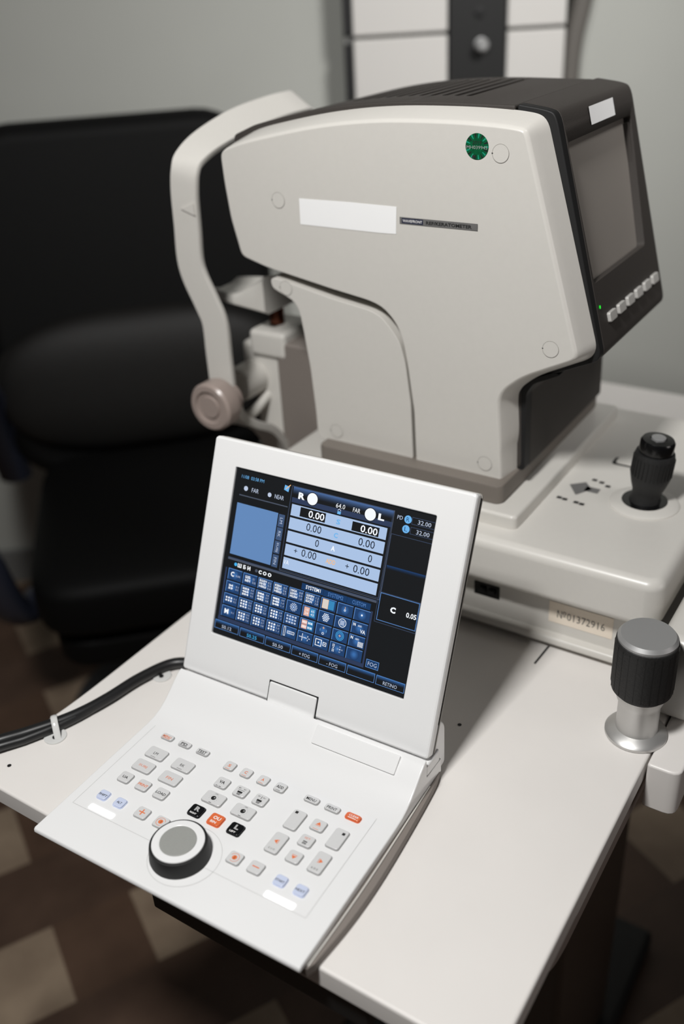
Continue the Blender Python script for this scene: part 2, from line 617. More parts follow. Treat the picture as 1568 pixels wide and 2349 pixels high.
# ------------------------------------------------------------------ control console (local frame)
YAW = math.radians(1.75)
O = (-0.506, 0.292, TZ)
con = empty('control_console', O, 'white control console with a lit blue screen, round dial and grey keypad', 'console', YAW)
W_ = 0.246
DK = 0.015
prof = [(0.0, 0.0105), (0.0004, 0.0138), (0.002, DK), (0.05, DK), (0.10, DK), (0.132, DK), (0.142, 0.0158), (0.150, 0.0182), (0.158, 0.0222), (0.166, 0.0278), (0.173, 0.0335), (0.179, 0.0375), (0.1815, 0.0388), (0.1838, 0.0392), (0.1845, 0.0385), (0.1845, 0.022), (0.210, 0.020), (0.210, 0.006), (0.03, 0.006)]
MB().prism(prof, 'x', 0.0, W_, 'console_white', 0.003, 4, 60).build('deck_shell', con, 50)
MB().box(0.004, W_ - 0.002, 0.006, 0.207, 0.006, 0.0112, 'gap_black').build('shell_gap', con)
ho_ = [(0.012, 0.012), (0.247, 0.006)] + spline([(0.2495, 0.012), (0.2535, 0.05), (0.2545, 0.09), (0.2525, 0.14), (0.249, 0.19), (0.246, 0.207)], 6) + [(0.012, 0.207)]
MB().prism(ho_, 'z', 0.0002, 0.0080, 'housing_grey').build('lower_housing', con)
rim = spline([(W_ + 0.0008, 0.008), (W_ + 0.0020, 0.05), (W_ + 0.0024, 0.09), (W_ + 0.0016, 0.14), (W_ + 0.0004, 0.188)], 6)
MB().tube([(x, y, 0.0086) for x, y in rim], 0.0007, 'device_white', 8).build('edge_rim', con)
# keypad foil with fine outline
kp = MB()
kp.rect(0.0085, 0.2288, 0.034, 0.1401, DK + 0.0001, 'console_white')
kp.frame(0.0085, 0.2288, 0.034, 0.1401, 0.00035, DK + 0.00016, 'seam_grey')
kp.ring(0.121, 0.036, 0.0275, 0.0279, DK + 0.00016, 'seam_grey', 48)
kp.build('keypad_foil', con)


def button(x, y, w, h, kind, items, label=None, r=0.0022):
    """one key: glossy cap, darker skirt, printed legend"""
    mb = MB()
    x, y, w, h = x / 1000, y / 1000, w / 1000, h / 1000
    mb.prism(rrect(x - w / 2, x + w / 2, y - h / 2, y + h / 2, r), 'z', DK, DK + 0.0007, {'grey': 'button_rim', 'blue': 'button_blue', 'black': 'button_black', 'orange': 'button_orange'}[kind])
    e = 0.0004
    mb.prism(rrect(x - w / 2 + e, x + w / 2 - e, y - h / 2 + e, y + h / 2 - e, r), 'z', DK + 0.0007, DK + 0.0022, 'button_' + kind, 0.0007, 3)
    z = DK + 0.00226
    for it in items:
        t = it[0]
        if t == 't':
            mb.text(it[1], x + it[2] / 1000, y + it[3] / 1000, it[4] / 1000, it[5] / 1000, z, it[6], bold=it[7] if len(it) > 7 else 0.0)
        elif t == 'r':
            mb.rect(x + it[1] / 1000, x + it[2] / 1000, y + it[3] / 1000, y + it[4] / 1000, z, it[5])
        elif t == 'd':
            mb.disc(x + it[1] / 1000, y + it[2] / 1000, it[3] / 1000, z + (it[5] if len(it) > 5 else 0), it[4])
        elif t == 'o':
            mb.ring(x + it[1] / 1000, y + it[2] / 1000, it[3] / 1000, it[4] / 1000, z, it[5], 28, None, it[6], it[7])
        elif t == 'p':
            mb.flat([(x + a / 1000, y + c / 1000, z) for a, c in it[1]], it[2])
    o = mb.build('button', con)
    if label:
        o['label'] = label
    return o


K, OR = 'ink_black', 'ink_orange'
for x, s, c in ((28.7, 'MENU', OR), (47.5, 'PD', K), (66.7, 'TEST', K)):
    button(x, 126.8, 12.5, 6.6, 'grey', [('t', s, 0, -0.6, 6.2 if s == 'PD' else 8.5, 2.6, c, 0.02), ('r', -4, 4, -2.7, -2.3, c)], 'small grey key printed ' + ('in orange' if c == OR else s))
for x, y, s, c in ((33.4, 107, 'LM', K), (61.9, 106.6, 'RK', K), (33.4, 90.6, 'SUBJ', OR), (61.8, 90.5, 'FIN', OR)):
    button(x, y, 19, 12.2, 'grey', [('t', s, 0, -0.8, 2.1 * len(s), 2.7, c, 0.0)] + ([('r', -2.5, 2.5, -5, -4.7, c)] if c == K else []), 'wide grey key printed ' + s)
for x, s, c in ((28.6, 'UA', K), (47.4, 'PRINT', OR), (66.0, 'LOAD', K)):
    button(x, 74.1, 12, 11, 'grey', [('t', s, 0.3, -0.4, min(9.5, 2.6 * len(s)), 2.6, c, 0.015)], 'square grey key printed ' + s)
for x, s in ((26.0, 'SHIFT'), (43.3, 'ALT')):
    button(x, 51.2, 10, 9.6, 'blue', [('t', s, 0.2, -0.6, 1.6 * len(s), 2.1, K, 0.015)], 'pale blue key printed ' + s)
button(66.2, 51.6, 12, 11, 'grey', [('r', -2.9, 2.9, -0.5, 0.5, OR), ('r', -0.5, 0.5, -2.9, -0.5, OR), ('r', -0.5, 0.5, 0.5, 2.9, OR)], 'square grey key with orange plus sign')
button(85.4, 51.4, 12, 11, 'grey', [('d', 0, -0.3, 2.0, OR), ('o', 0, -0.3, 3.5, 3.85, OR, 20, 300), ('p', [(0.2, -1.5), (0.5, -1.5), (0.5, 0.9), (0.2, 0.9)], 'ink_white')], 'square grey key with orange number one dial sign')
button(155.9, 51.3, 12, 11, 'grey', [('d', 0, -0.3, 2.0, OR), ('o', 0, -0.3, 3.5, 3.85, OR, -120, 160), ('t', '2', 0, -0.3, 1.4, 2.2, 'ink_white')], 'square grey key with orange number two dial sign')
button(174.6, 51.6, 12, 11, 'grey', [('r', -2.9, 2.9, -0.45, 0.45, OR)], 'square grey key with orange minus sign')
for x, s, c in ((96.6, 'S', OR), (113.2, 'C', OR), (129.9, 'A', OR), (146.5, 'ADD', K)):
    button(x, 124.6, 10, 9.6, 'grey', [('t', s, 0, -0.4, 2.6 * (1 if len(s) == 1 else 2.4), 2.8, c, 0.02), ('r', -2.2, 2.2, -4.1, -3.8, c)], 'small square grey key printed ' + s)
button(102.4, 106.6, 12, 11, 'grey', [('t', 'VA', 0, 0, 5.2, 3.0, K, 0.02), ('r', -3, -1.2, -4.9, -4.5, K), ('r', 0, 2, -4.9, -4.5, K)], 'square grey key printed VA')
for x, s1, s2, lab in ((121.3, 'BI', 'BO', 'square grey key with left and right arrow and black bars'), (140.0, 'BD', 'BU', 'square grey key with upright stroke and black bars')):
    it = [('t', s1, -2.4, 2.4, 1.8, 1.1, K), ('t', s2, 2.4, 2.4, 2.0, 1.1, K), ('r', -2.2, 2.2, -2.4, -0.6, K), ('r', -1.8, 1.8, -3.4, -2.8, K), ('r', -1.5, 1.5, -4.4, -3.8, K)]
    it += [('r', -3.0, 3.0, 0.5, 0.8, K)] if s1 == 'BI' else [('r', -0.2, 0.2, 0.4, 3.2, K)]
    button(x, 106.1, 12, 11, 'grey', it, lab)
for x in (106.6, 135.1):
    dots = [('d', 3.6 * math.cos(math.radians(a)), -0.4 + 3.6 * math.sin(math.radians(a)), 0.16, K) for a in range(-40, 230, 27)]
    button(x, 90.2, 19, 12.2, 'grey', [('d', 0, -0.4, 2.1, K), ('d', 0.7, 0.1, 0.55, 'ink_grey', 0.00004), ('o', -0.4, -0.6, 0.7, 1.1, 'ink_grey', 90, 300), ('t', 'OPEN', 0, 4.0, 2.9, 0.9, K), ('r', -1.2, 1.2, -5.5, -5.1, K)] + dots, 'wide grey key with black occluder disc, %s of the two' % ('left' if x < 110 else 'right'))
button(102.2, 73.6, 12.4, 11.4, 'black', [('t', 'R', 0.6, 1.2, 4.6, 4.4, 'ink_grey', 0.05), ('t', 'RIGHT', -0.4, -3.6, 6.0, 1.6, 'ink_white', 0.03)], 'black key printed R')
button(121.2, 73.5, 12.4, 11.4, 'orange', [('t', 'OU', 0.6, 1.1, 6.6, 3.2, 'ink_white', 0.03), ('t', 'BIN', -0.2, -3.0, 5.2, 2.2, 'ink_white', 0.02)], 'orange key printed OU')
button(140.1, 73.5, 12.4, 11.4, 'black', [('t', 'L', 0.6, 1.2, 3.8, 4.4, 'ink_grey', 0.05), ('t', 'LEFT', -0.4, -3.6, 5.2, 1.6, 'ink_white', 0.03)], 'black key printed L')
for x, s in ((175.4, 'MENU'), (194.2, 'PRINT')):
    button(x, 125.8, 13.4, 6.6, 'grey', [('t', s, 0, -0.8, 8.6, 2.7, K, 0.01)], 'flat grey key printed ' + s)
button(212.6, 125.9, 13.4, 6.6, 'orange', [('t', 'CLEAR', 0.6, 0.1, 8.2, 2.0, 'ink_white', 0.01), ('r', -3.5, 3.5, -2.4, -1.8, 'ink_white')], 'flat orange key printed CLEAR')
button(175.0, 102.4, 12, 19.6, 'grey', [('r', -3.6, -1.2, 5.2, 7.6, K)], 'tall grey key with black square at upper left')
button(212.9, 102.2, 12, 19.6, 'grey', [('r', 1.2, 3.6, 4.0, 6.4, K)], 'tall grey key with black square at upper right')
button(193.7, 106.3, 12, 11, 'grey', [('p', [(-2.1, -0.3), (2.1, -0.3), (0, 2.6)], OR), ('r', -2.2, 2.2, -1.2, -0.8, OR), ('r', -2.4, 2.4, -4.6, -4.3, OR)], 'square grey key with orange up arrow')
button(193.8, 72.9, 12, 11, 'grey', [('p', [(-2.1, 0.2), (0, -2.6), (2.1, 0.2)], OR), ('r', -2.2, 2.2, 0.8, 1.2, OR)], 'square grey key with orange down arrow')
button(193.6, 89.5, 12, 11, 'grey', [('t', 'SET', 0, 1.8, 4.8, 1.6, OR), ('r', -1.8, 1.8, -1.8, -1.0, K), ('r', -1.7, 1.7, -3.0, -2.4, K), ('r', -1.7, 1.7, -3.9, -3.4, K)], 'square grey key printed SET')
button(175.0, 77.4, 12, 19.6, 'grey', [('p', [(-2.4, 0.8), (0.4, -1.2), (0.4, 2.8)], OR), ('r', 0.9, 1.3, -1.3, 2.9, OR), ('t', 'C U O', 0, -6.6, 5.4, 1.5, K)], 'tall grey key with orange left arrow')
button(212.8, 77.3, 12, 19.6, 'grey', [('p', [(2.4, 0.8), (-0.4, 2.8), (-0.4, -1.2)], OR), ('r', -1.3, -0.9, -1.3, 2.9, OR), ('t', 'K D E', 0, -6.6, 5.4, 1.5, K)], 'tall grey key with orange right arrow')
for x, s in ((196.7, 'START'), (213.9, 'NEXT')):
    button(x, 50.8, 10, 9.6, 'blue', [('t', s, 0, -0.8, 7.6, 2.0, K, 0.012)], 'pale blue key printed ' + s)
for x, y in ((35.6, 38.4), (204.8, 37.6)):
    MB().prism(rrect((x - 12.6) / 1000, (x + 12.6) / 1000, (y - 2.7) / 1000, (y + 2.7) / 1000, 0.0014), 'z', DK, DK + 0.0006, 'led_white', 0.0002, 2).build('light_bar', con)

# dial
dx = Matrix.Translation((0.1175, 0.0355, DK)) @ Matrix.Scale(0.97, 4)
dial = MB().lathe([(0.0235, 0.0), (0.0238, 0.0015), (0.0228, 0.010), (0.0222, 0.0132), (0.0200, 0.0138)], 'dial_black', dx, 72).build('dial', con)
MB().lathe([(0.0204, 0.0134), (0.0202, 0.0144), (0.0150, 0.0148), (0.0144, 0.0144)], 'console_white', dx, 72).build('dial_ring', dial)
MB().lathe([(0.0143, 0.0142), (0.0141, 0.0150), (0.0136, 0.0153)], 'dial_grey', dx, 72).build('dial_face', dial)

# display: frame tilted back 24 degrees from the upright
TILT = math.radians(66)
DX = Matrix.Translation((0, 0.189, 0.036)) @ Matrix.Rotation(TILT, 4, 'X')      # local x right, y up the face, z out of the face
S = DX
disp = MB()
fx0, fx1, fy0, fy1 = -0.003, 0.2445, -0.001, 0.2125
sx0, sx1, sy0, sy1 = 0.0228, 0.2148, 0.0398, 0.1895
ro, ri = rrect(fx0, fx1, fy0, fy1, 0.0032, 6), rrect(sx0, sx1, sy0, sy1, 0.0012, 6)


def rg(poly, z):
    return [(p[0], p[1], z) for p in poly]


def inset(poly, d):
    return offset_poly(poly, [-d] * len(poly))


rings = [rg(inset(ro, 0.0005), -0.0085), rg(ro, -0.0075), rg(ro, -0.0022), rg(inset(ro, 0.0007), -0.0006), rg(inset(ro, 0.002), 0.0), rg(offset_poly(ri, [0.0006] * len(ri)), 0.0), rg(ri, -0.0006), rg(ri, -0.003)]
disp.loft(rings, 'console_white', False, S)
display = disp.build('display_bezel', con, 14)
MB().prism(inset(ro, 0.0013), 'z', -0.0120, -0.0084, 'gap_black', xf=S).build('display_gasket', display)
bk = MB()
bk.loft([rg(inset(ro, 0.0004), -0.0118), rg(inset(ro, 0.0004), -0.0135), rg(inset(ro, 0.0025), -0.016), rg(inset(ro, 0.006), -0.0185)], 'device_grey', True, S)
bk.build('display_back', display)

# ---- picture on the screen (millimetres on the display face)
for nm, rgb, st in (('lcd_black', (13, 16, 18), 1), ('lcd_navy', (42, 56, 86), 1), ('lcd_blue', (70, 106, 158), 1), ('lcd_panel', (98, 136, 186), 1), ('lcd_light', (170, 194, 228), 1), ('lcd_ink', (14, 24, 40), 1),
                    ('lcd_white', (246, 250, 255), 1), ('lcd_grey', (74, 82, 98), 1), ('lcd_tab', (62, 84, 118), 1), ('lcd_cyan', (110, 180, 236), 1), ('lcd_orange', (244, 190, 130), 1), ('lcd_text', (190, 202, 224), 1),
                    ('lcd_icon', (26, 62, 108), 1), ('lcd_glow', (46, 98, 160), 1), ('lcd_line', (88, 134, 196), 1), ('lcd_systab', (14, 54, 98), 1), ('lcd_pink', (226, 176, 160), 1), ('lcd_teal', (52, 134, 186), 1), ('lcd_hi', (70, 178, 240), 1), ('lcd_edge', (58, 72, 98), 1), ('lcd_cream', (216, 208, 200), 1)):
    emit(nm, rgb, st)


sc = MB()
Z0 = -0.0024


def mmx(v):
    return v / 1000


def rect(x0, x1, y0, y1, m, l=1):
    sc.rect(mmx(x0), mmx(x1), mmx(y0), mmx(y1), Z0 + l * 0.00004, m, S)


def fr(x0, x1, y0, y1, t, m, l=2):
    sc.frame(mmx(x0), mmx(x1), mmx(y0), mmx(y1), mmx(t), Z0 + l * 0.00004, m, S)


def tx(s, x, y, w, h, m, l=5, rot=0, bold=0.0):
    sc.text(s, mmx(x), mmx(y), mmx(w), mmx(h), Z0 + l * 0.00004, m, S, rot, bold)


def dc(x, y, r, m, l=4, n=24):
    sc.disc(mmx(x), mmx(y), mmx(r), Z0 + l * 0.00004, m, n, S)


def grad(x0, x1, y0, y1, c0, c1, n, l=1):
    """horizontal bands stepping from colour c0 (top) to c1 (bottom), as the screen shows them"""
    for k in range(n):
        t = (k + 0.5) / n
        c = tuple(int(a + (b_ - a) * t) for a, b_ in zip(c0, c1))
        nm = 'lcd_%d_%d_%d' % c
        if nm not in MATS:
            emit(nm, c)
        a = y1 - (y1 - y0) * k / n
        rect(x0, x1, a - (y1 - y0) / n, a, nm, l)


rect(sx0 * 1000, sx1 * 1000, sy0 * 1000, sy1 * 1000, 'lcd_black', 0)
tx('11/08  03:58 PM', 40.9, 182.6, 23.4, 2.9, 'lcd_cyan', bold=-0.005)
dc(35.2, 172.9, 2.1, 'lcd_text')
tx('FAR', 45.0, 172.9, 7.2, 3.6, 'lcd_text')
dc(60.0, 172.6, 1.9, 'lcd_text')
tx('NEAR', 70.0, 172.6, 9.2, 3.6, 'lcd_text')
rect(29.2, 79.5, 165.9, 166.8, 'lcd_grey')
sc.flat([(mmx(73.4), mmx(180), Z0 + .0001), (mmx(78.0), mmx(178.8), Z0 + .0001), (mmx(78.6), mmx(183.4), Z0 + .0001), (mmx(73.8), mmx(184.2), Z0 + .0001)], 'lcd_cyan', S)
sc.flat([(mmx(75), mmx(181.2), Z0 + .00016), (mmx(75.4), mmx(180.7), Z0 + .00016), (mmx(79.6), mmx(184.8), Z0 + .00016), (mmx(79), mmx(185.4), Z0 + .00016)], 'lcd_orange', S)
rect(28.4, 71.4, 113.7, 159.3, 'lcd_panel')
for y, s, h in ((153.5, 'LM', 5), (142, 'RK', 5), (130.4, 'SUBJ', 8), (118.5, 'FIN', 6)):
    rect(72.4, 78.4, y - 5.4, y + 5.4, 'lcd_tab')
    tx(s, 75.4, y, h, 2.6, 'lcd_text', rot=-90, bold=-0.004)
fr(80.9, 178.2, 111.6, 185.2, 0.5, 'lcd_grey')
fr(80.9, 177.2, 112.8, 185.2, 0.4, 'lcd_edge', 3)
grad(82.6, 177.6, 178.4, 184.6, (74, 108, 162), (14, 18, 24), 8, 3)
rect(82.6, 177.6, 171.4, 175.6, 'lcd_navy', 3)
rect(82.6, 177.6, 175.6, 178.4, 'lcd_black', 3)
tx('R', 91.6, 178.2, 6.4, 5.6, 'lcd_white', bold=0.05)
dc(102.2, 178, 5.6, 'lcd_black', 5, 40)
dc(102.2, 178, 5.0, 'lcd_white', 6, 40)
dc(157.3, 177.4, 5.6, 'lcd_black', 5, 40)
dc(157.3, 177.4, 5.0, 'lcd_white', 6, 40)
tx('64.0', 129.4, 178, 8.6, 3.8, 'lcd_white')
tx('FAR', 144.6, 177.8, 6.8, 3.6, 'lcd_white')
tx('L', 167.4, 177.4, 5.6, 5.4, 'lcd_white', bold=0.05)
rect(127.4, 130.6, 171.2, 173.6, 'lcd_cyan', 6)
sc.ring(mmx(129.0), mmx(174), mmx(1.0), mmx(1.6), Z0 + .0003, 'lcd_text', 16, S, 0, 180)
for k in range(5):
    y1 = 170.0 - 11.45 * k
    rect(83.5, 174.4, y1 - 9.7, y1, 'lcd_light', 3)
rect(92.4, 117.2, 161.3, 169.2, 'lcd_black', 4)
rect(142.7, 167.6, 161.0, 168.6, 'lcd_black', 4)
tx('0.00', 108.5, 165.3, 15.4, 6.0, 'lcd_white', 6, bold=0.015)
tx('0.00', 158.6, 164.6, 15.6, 6.0, 'lcd_white', 6, bold=0.015)
tx('0.00', 108.0, 154.3, 14.6, 6.4, 'lcd_ink')
tx('0.00', 158.4, 153.8, 15.0, 6.4, 'lcd_ink')
tx('0', 113.3, 142.9, 3.6, 6.2, 'lcd_ink')
tx('0', 163.8, 142.4, 3.6, 6.2, 'lcd_ink')
tx('+', 94.1, 131.8, 3.4, 3.4, 'lcd_ink')
tx('0.00', 107.3, 131.8, 14.6, 6.4, 'lcd_ink')
tx('+', 144.5, 131.2, 3.4, 3.4, 'lcd_ink')
tx('0.00', 157.8, 131.1, 15.0, 6.4, 'lcd_ink')
tx('S', 129.7, 164.9, 3.8, 4.2, 'lcd_cyan', bold=0.03)
tx('C', 129.5, 153.5, 3.8, 4.2, 'lcd_cyan', bold=0.03)
tx('A', 128.9, 142.3, 3.8, 4.2, 'lcd_white', bold=0.03)
tx('ADD', 128.7, 131, 9.0, 3.9, 'lcd_orange', bold=0.015)
tx('VA', 86.6, 120.2, 5.4, 3.9, 'lcd_white', bold=0.0)
# right column
tx('PD', 183.6, 180.9, 4.8, 3.0, 'lcd_text')
for x, y, s in ((190.6, 180.8, 'R'), (190.2, 173.0, 'L')):
    dc(x, y, 3.2, 'lcd_cyan')
    tx(s, x, y, 2.6, 3.4, 'lcd_icon', 6)
for y in (180.7, 172.8):
    fr(194.0, 215.0 - 0.4, y - 2.9, y + 2.9, 0.4, 'lcd_edge')
    tx('32.00', 205.1, y - 0.1, 11.4, 3.4, 'lcd_text')
rect(178.6, 214.6, 166.4, 166.8, 'lcd_edge', 2)
rect(178.4, 178.8, 112, 166.8, 'lcd_edge', 2)
grad(179.4, 213.8, 138.2, 141.2, (22, 62, 112), (13, 18, 26), 5, 2)
fr(178.3, 213.4, 95.6, 118.3, 0.5, 'lcd_line', 3)
fr(176.6, 214.0, 93.6, 118.9, 0.4, 'lcd_edge', 2)
tx('C', 191.5, 106.9, 4.8, 5.0, 'lcd_white', bold=0.05)
tx('0.05', 207.9, 106.5, 9.0, 4.2, 'lcd_white', bold=0.02)
# chart selector
rect(27.5, 176, 108.6, 110.8, 'lcd_grey', 2)
rect(27.5, 176, 110.1, 110.8, 'lcd_edge', 3)
dc(36.4, 105.6, 1.5, 'lcd_hi')
tx('Ш Б И', 45.4, 105.5, 13.6, 3.6, 'lcd_white', bold=0.04)
dc(58.5, 105.4, 1.4, 'lcd_grey')
tx('C O O', 67.6, 105.2, 13.4, 3.4, 'lcd_white', bold=0.05)
rect(105.3, 126.9, 101.6, 107, 'lcd_systab', 2)
rect(126.9, 149.3, 101.4, 106.8, 'lcd_systab', 2)
rect(149.3, 171.6, 101.2, 106.7, 'lcd_systab', 2)
rect(126.8, 127.0, 101.4, 106.8, 'lcd_black', 3)
rect(149.2, 149.4, 101.4, 106.8, 'lcd_black', 3)
tx('SYSTEM1', 116.7, 104.6, 14.6, 3.2, 'lcd_white', bold=0.015)
tx('SYSTEM2', 138.6, 104.2, 14.6, 3.2, 'lcd_line')
tx('CUSTOM', 160.9, 104.0, 12.4, 3.2, 'lcd_line')
rect(26.0, 174.4, 53.4, 56.6, 'lcd_navy', 1)
rect(172.8, 174.4, 56, 101, 'lcd_navy', 1)
rect(26.4, 28.0, 56, 101, 'lcd_navy', 1)
CYR = [None, 'ШБ\nМН', 'БШН\nИНВ\nНВШ', 'КВИ\nИБН\nНВШ', 'НКИ\nШИН\nИШМ', 'ШИН\nКНШ\nБКН']
NUM = [None, '0.1\n0.16', '0.2\n0.3\n0.4', '0.5\n0.6\n0.7', '0.8\n0.9\n1.0', '1.2\n1.5\n2.0']
for row in range(4):
    for c in range(9):
        x0 = 29.9 + 16.0 * c - 0.4 * row
        y1 = 101.1 - 11.2 * row - 0.11 * c
        x1, y0 = x0 + 14.7, y1 - 9.9
        cx_, cy_ = (x0 + x1) / 2, (y0 + y1) / 2
        rect(x0, x1, y0, y1, 'lcd_icon', 2)
        for gi in range(6):
            gt = (gi + 0.5) / 6
            gc = tuple(int(a + (b_ - a) * gt) for a, b_ in zip((22, 54, 96), (58, 112, 176)))
            gn = 'lcd_glow_%d' % gi
            if gn not in MATS:
                emit(gn, gc)
            dc(cx_, cy_, 4.85 - 0.72 * gi, gn, 2.2 + 0.25 * gi, 28)
        rect(x0, x1, y1 - 0.6, y1, 'lcd_line', 4)
        rect(x0, x0 + 0.6, y0, y1, 'lcd_line', 4)
        W2 = 'lcd_white'
        if (row, c) == (0, 0):
            tx('C', cx_ - 2.6, cy_ + 0.2, 3.6, 4.4, W2, bold=0.04)
            tx('0.05', cx_ + 3.4, cy_ - 0.6, 4.6, 1.6, 'lcd_text')
        elif row == 0 and c < 6:
            n = CYR[c].count('\n') + 1
            tx(CYR[c], cx_ - 2.2, cy_ + 0.2, 7.4 if n == 3 else 5.4, 7.0 if n == 3 else 5.4, W2, bold=0.03)
            tx(NUM[c], cx_ + 4.6, cy_ - 0.2, 3.2, 6.8 if n == 3 else 5.2, 'lcd_text')
        elif c < 4:
            n = (3, 3, 3, 3)[c] if c else 2
            if row == 3 and c == 0:
                tx('M', cx_ - 2, cy_, 4.4, 4.4, W2, bold=0.05)
                tx('0.1', cx_ + 4.4, cy_, 2.6, 1.4, 'lcd_text')
            else:
                for i in range(n):
                    yy = cy_ + ((n - 1) / 2 - i) * 2.5
                    if row == 1:
                        tx(('24', '53')[i] if c == 0 else (('253', '465', '354'), ('386', '542', '432'), ('882', '345', '248'))[c - 1][i], cx_ - 2.2, yy, 7 if c else 4.6, 1.8, W2, bold=0.05)
                    else:
                        for q in range(3):
                            w = 0.8 if row == 2 else 0.6 + 0.25 * ((q + i + c) % 2)
                            rect(cx_ - 5.2 + q * 2.6 - w + 0.8, cx_ - 5.2 + q * 2.6 + w + 0.8, yy - 0.75, yy + 0.75, W2, 5)
                    tx(('0.1', '0.2')[i] if c == 0 else '%.1f' % (0.3 * c + 0.1 * i), cx_ + 4.7, yy, 2.8, 1.5, 'lcd_text')
        elif c == 4:
            if row == 1:
                for k in range(12):
                    a = math.radians(30 * k)
                    dc(cx_ + 3.2 * math.cos(a), cy_ + 3.2 * math.sin(a), 0.42, W2, 5, 8)
                    dc(cx_ + 2.0 * math.cos(a), cy_ + 2.0 * math.sin(a), 0.34, W2, 5, 8)
                dc(cx_, cy_, 0.8, 'lcd_text', 5)
            elif row == 2:
                for i in range(3):
                    for q in range(4):
                        rect(cx_ - 5 + q * 2.7, cx_ - 3.2 + q * 2.7, cy_ + 2 - i * 2.6, cy_ + 3.5 - i * 2.6, 'lcd_text', 5)
            else:
                fr(cx_ - 1.6, cx_ + 5.6, cy_ - 1.2, cy_ + 1.2, 0.4, W2, 5)
                tx('OEHXAT', cx_ + 2, cy_, 5.4, 1.2, 'lcd_text')
                fr(cx_ - 5.4, cx_ - 3.4, cy_ - 4, cy_ + 4, 0.4, W2, 5)
        elif c == 5:
            if row in (1, 2):
                rect(cx_ - 5.6, cx_ - 0.2, cy_ - 3.8, cy_ + 3.8, 'lcd_pink', 4)
                rect(cx_ + 0.2, cx_ + 5.6, cy_ - 3.8, cy_ + 3.8, 'lcd_teal', 4)
                if row == 2:
                    for sgn in (1, -1):
                        tx('HKH', cx_ - 2.9, cy_ + sgn * 2, 4.2, 1.8, W2, bold=0.04)
                        tx('BOB', cx_ + 2.9, cy_ + sgn * 2, 4.2, 1.8, W2, bold=0.04)
                    rect(cx_ - 5.6, cx_ + 5.6, cy_ - 0.2, cy_ + 0.2, 'lcd_icon', 6)
                else:
                    tx('10\n24', cx_ - 2.9, cy_, 3.2, 5, W2)
                    tx('65\n43', cx_ + 2.9, cy_, 3.2, 5, W2)
            else:
                for ex, rr in ((-2.4, 3.2), (3.0, 2.2)):
                    rect(cx_ + ex - rr, cx_ + ex - rr * 0.4, cy_ - 0.25, cy_ + 0.25, W2, 5)
                    rect(cx_ + ex + rr * 0.4, cx_ + ex + rr, cy_ - 0.25, cy_ + 0.25, W2, 5)
                    rect(cx_ + ex - 0.25, cx_ + ex + 0.25, cy_ + rr * 0.4, cy_ + rr, W2, 5)
                    rect(cx_ + ex - 0.25, cx_ + ex + 0.25, cy_ - rr, cy_ - rr * 0.4, W2, 5)
                sc.ring(mmx(cx_ - 2.4), mmx(cy_), mmx(0.5), mmx(0.9), Z0 + .0002, W2, 14, S)
        elif c == 6:
            if row == 0:
                rect(cx_ - 5.6, cx_ - 0.2, cy_ - 3.8, cy_ + 3.8, 'lcd_cream', 4)
                rect(cx_ + 0.2, cx_ + 5.6, cy_ - 3.8, cy_ + 3.8, 'lcd_teal', 4)
                fr(cx_ - 5.8, cx_, cy_ - 4, cy_ + 4, 0.3, 'lcd_orange', 5)
            elif row == 1:
                for i, n in enumerate((3, 4, 5, 4, 3)):
                    for q in range(n):
                        dc(cx_ + (q - (n - 1) / 2) * 1.5, cy_ + (2 - i) * 1.4, 0.55, W2, 5, 10)
            elif row == 2:
                rect(cx_ - 0.2, cx_ + 0.2, cy_ + 1.2, cy_ + 3.2, 'lcd_orange', 5)
                rect(cx_ - 1, cx_ + 1, cy_ + 2.0, cy_ + 2.4, 'lcd_orange', 6)
                for sgn in (1, -1):
                    rect(cx_ + sgn * 3 - 0.2, cx_ + sgn * 3 + 0.2, cy_ - 1, cy_ + 1, 'lcd_cyan', 5)
                sc.ring(mmx(cx_), mmx(cy_ - 2.6), mmx(0.7), mmx(1.1), Z0 + .0002, W2, 16, S)
            else:
                fr(cx_ - 5.4, cx_ + 0.8, cy_ - 3, cy_ + 3, 0.6, W2, 5)
                fr(cx_ + 2, cx_ + 5.4, cy_ - 1.7, cy_ + 1.7, 0.5, W2, 5)
                dc(cx_ - 2.3, cy_, 0.7, W2, 5)
                dc(cx_ + 3.7, cy_, 0.5, W2, 5)
        elif c == 7:
            if row == 0:
                rect(cx_ - 0.25, cx_ + 0.25, cy_ + 0.8, cy_ + 2.4, 'lcd_orange', 5)
                sc.ring(mmx(cx_), mmx(cy_ - 0.4), mmx(0.5), mmx(0.9), Z0 + .0002, W2, 16, S)
            elif row == 1:
                sc.ring(mmx(cx_), mmx(cy_), mmx(3.2), mmx(3.7), Z0 + .0002, W2, 28, S)
                for q in range(4):
                    rect(cx_ - 2 + q * 1.15, cx_ - 1.5 + q * 1.15, cy_ - 2, cy_ + 2, 'lcd_text', 5)
                    rect(cx_ - 2, cx_ + 2, cy_ - 2 + q * 1.15, cy_ - 1.5 + q * 1.15, 'lcd_text', 6)
            elif row == 2:
                for rr in (2.4, 3.5):
                    sc.ring(mmx(cx_), mmx(cy_), mmx(rr), mmx(rr + 0.4), Z0 + .0002, 'lcd_hi', 28, S)
                rect(cx_ - 1, cx_ + 1, cy_ - 0.2, cy_ + 0.2, 'lcd_orange', 5)
                rect(cx_ - 0.2, cx_ + 0.2, cy_ - 1, cy_ + 1, 'lcd_orange', 6)
            else:
                for q in (-4.6, -3.4):
                    rect(cx_ + q, cx_ + q + 0.5, cy_ + 0.9, cy_ + 3.4, W2, 5)
                    rect(cx_ + q, cx_ + q + 0.5, cy_ - 3.4, cy_ - 0.9, W2, 5)
                dc(cx_ - 3.7, cy_, 0.5, W2, 5)
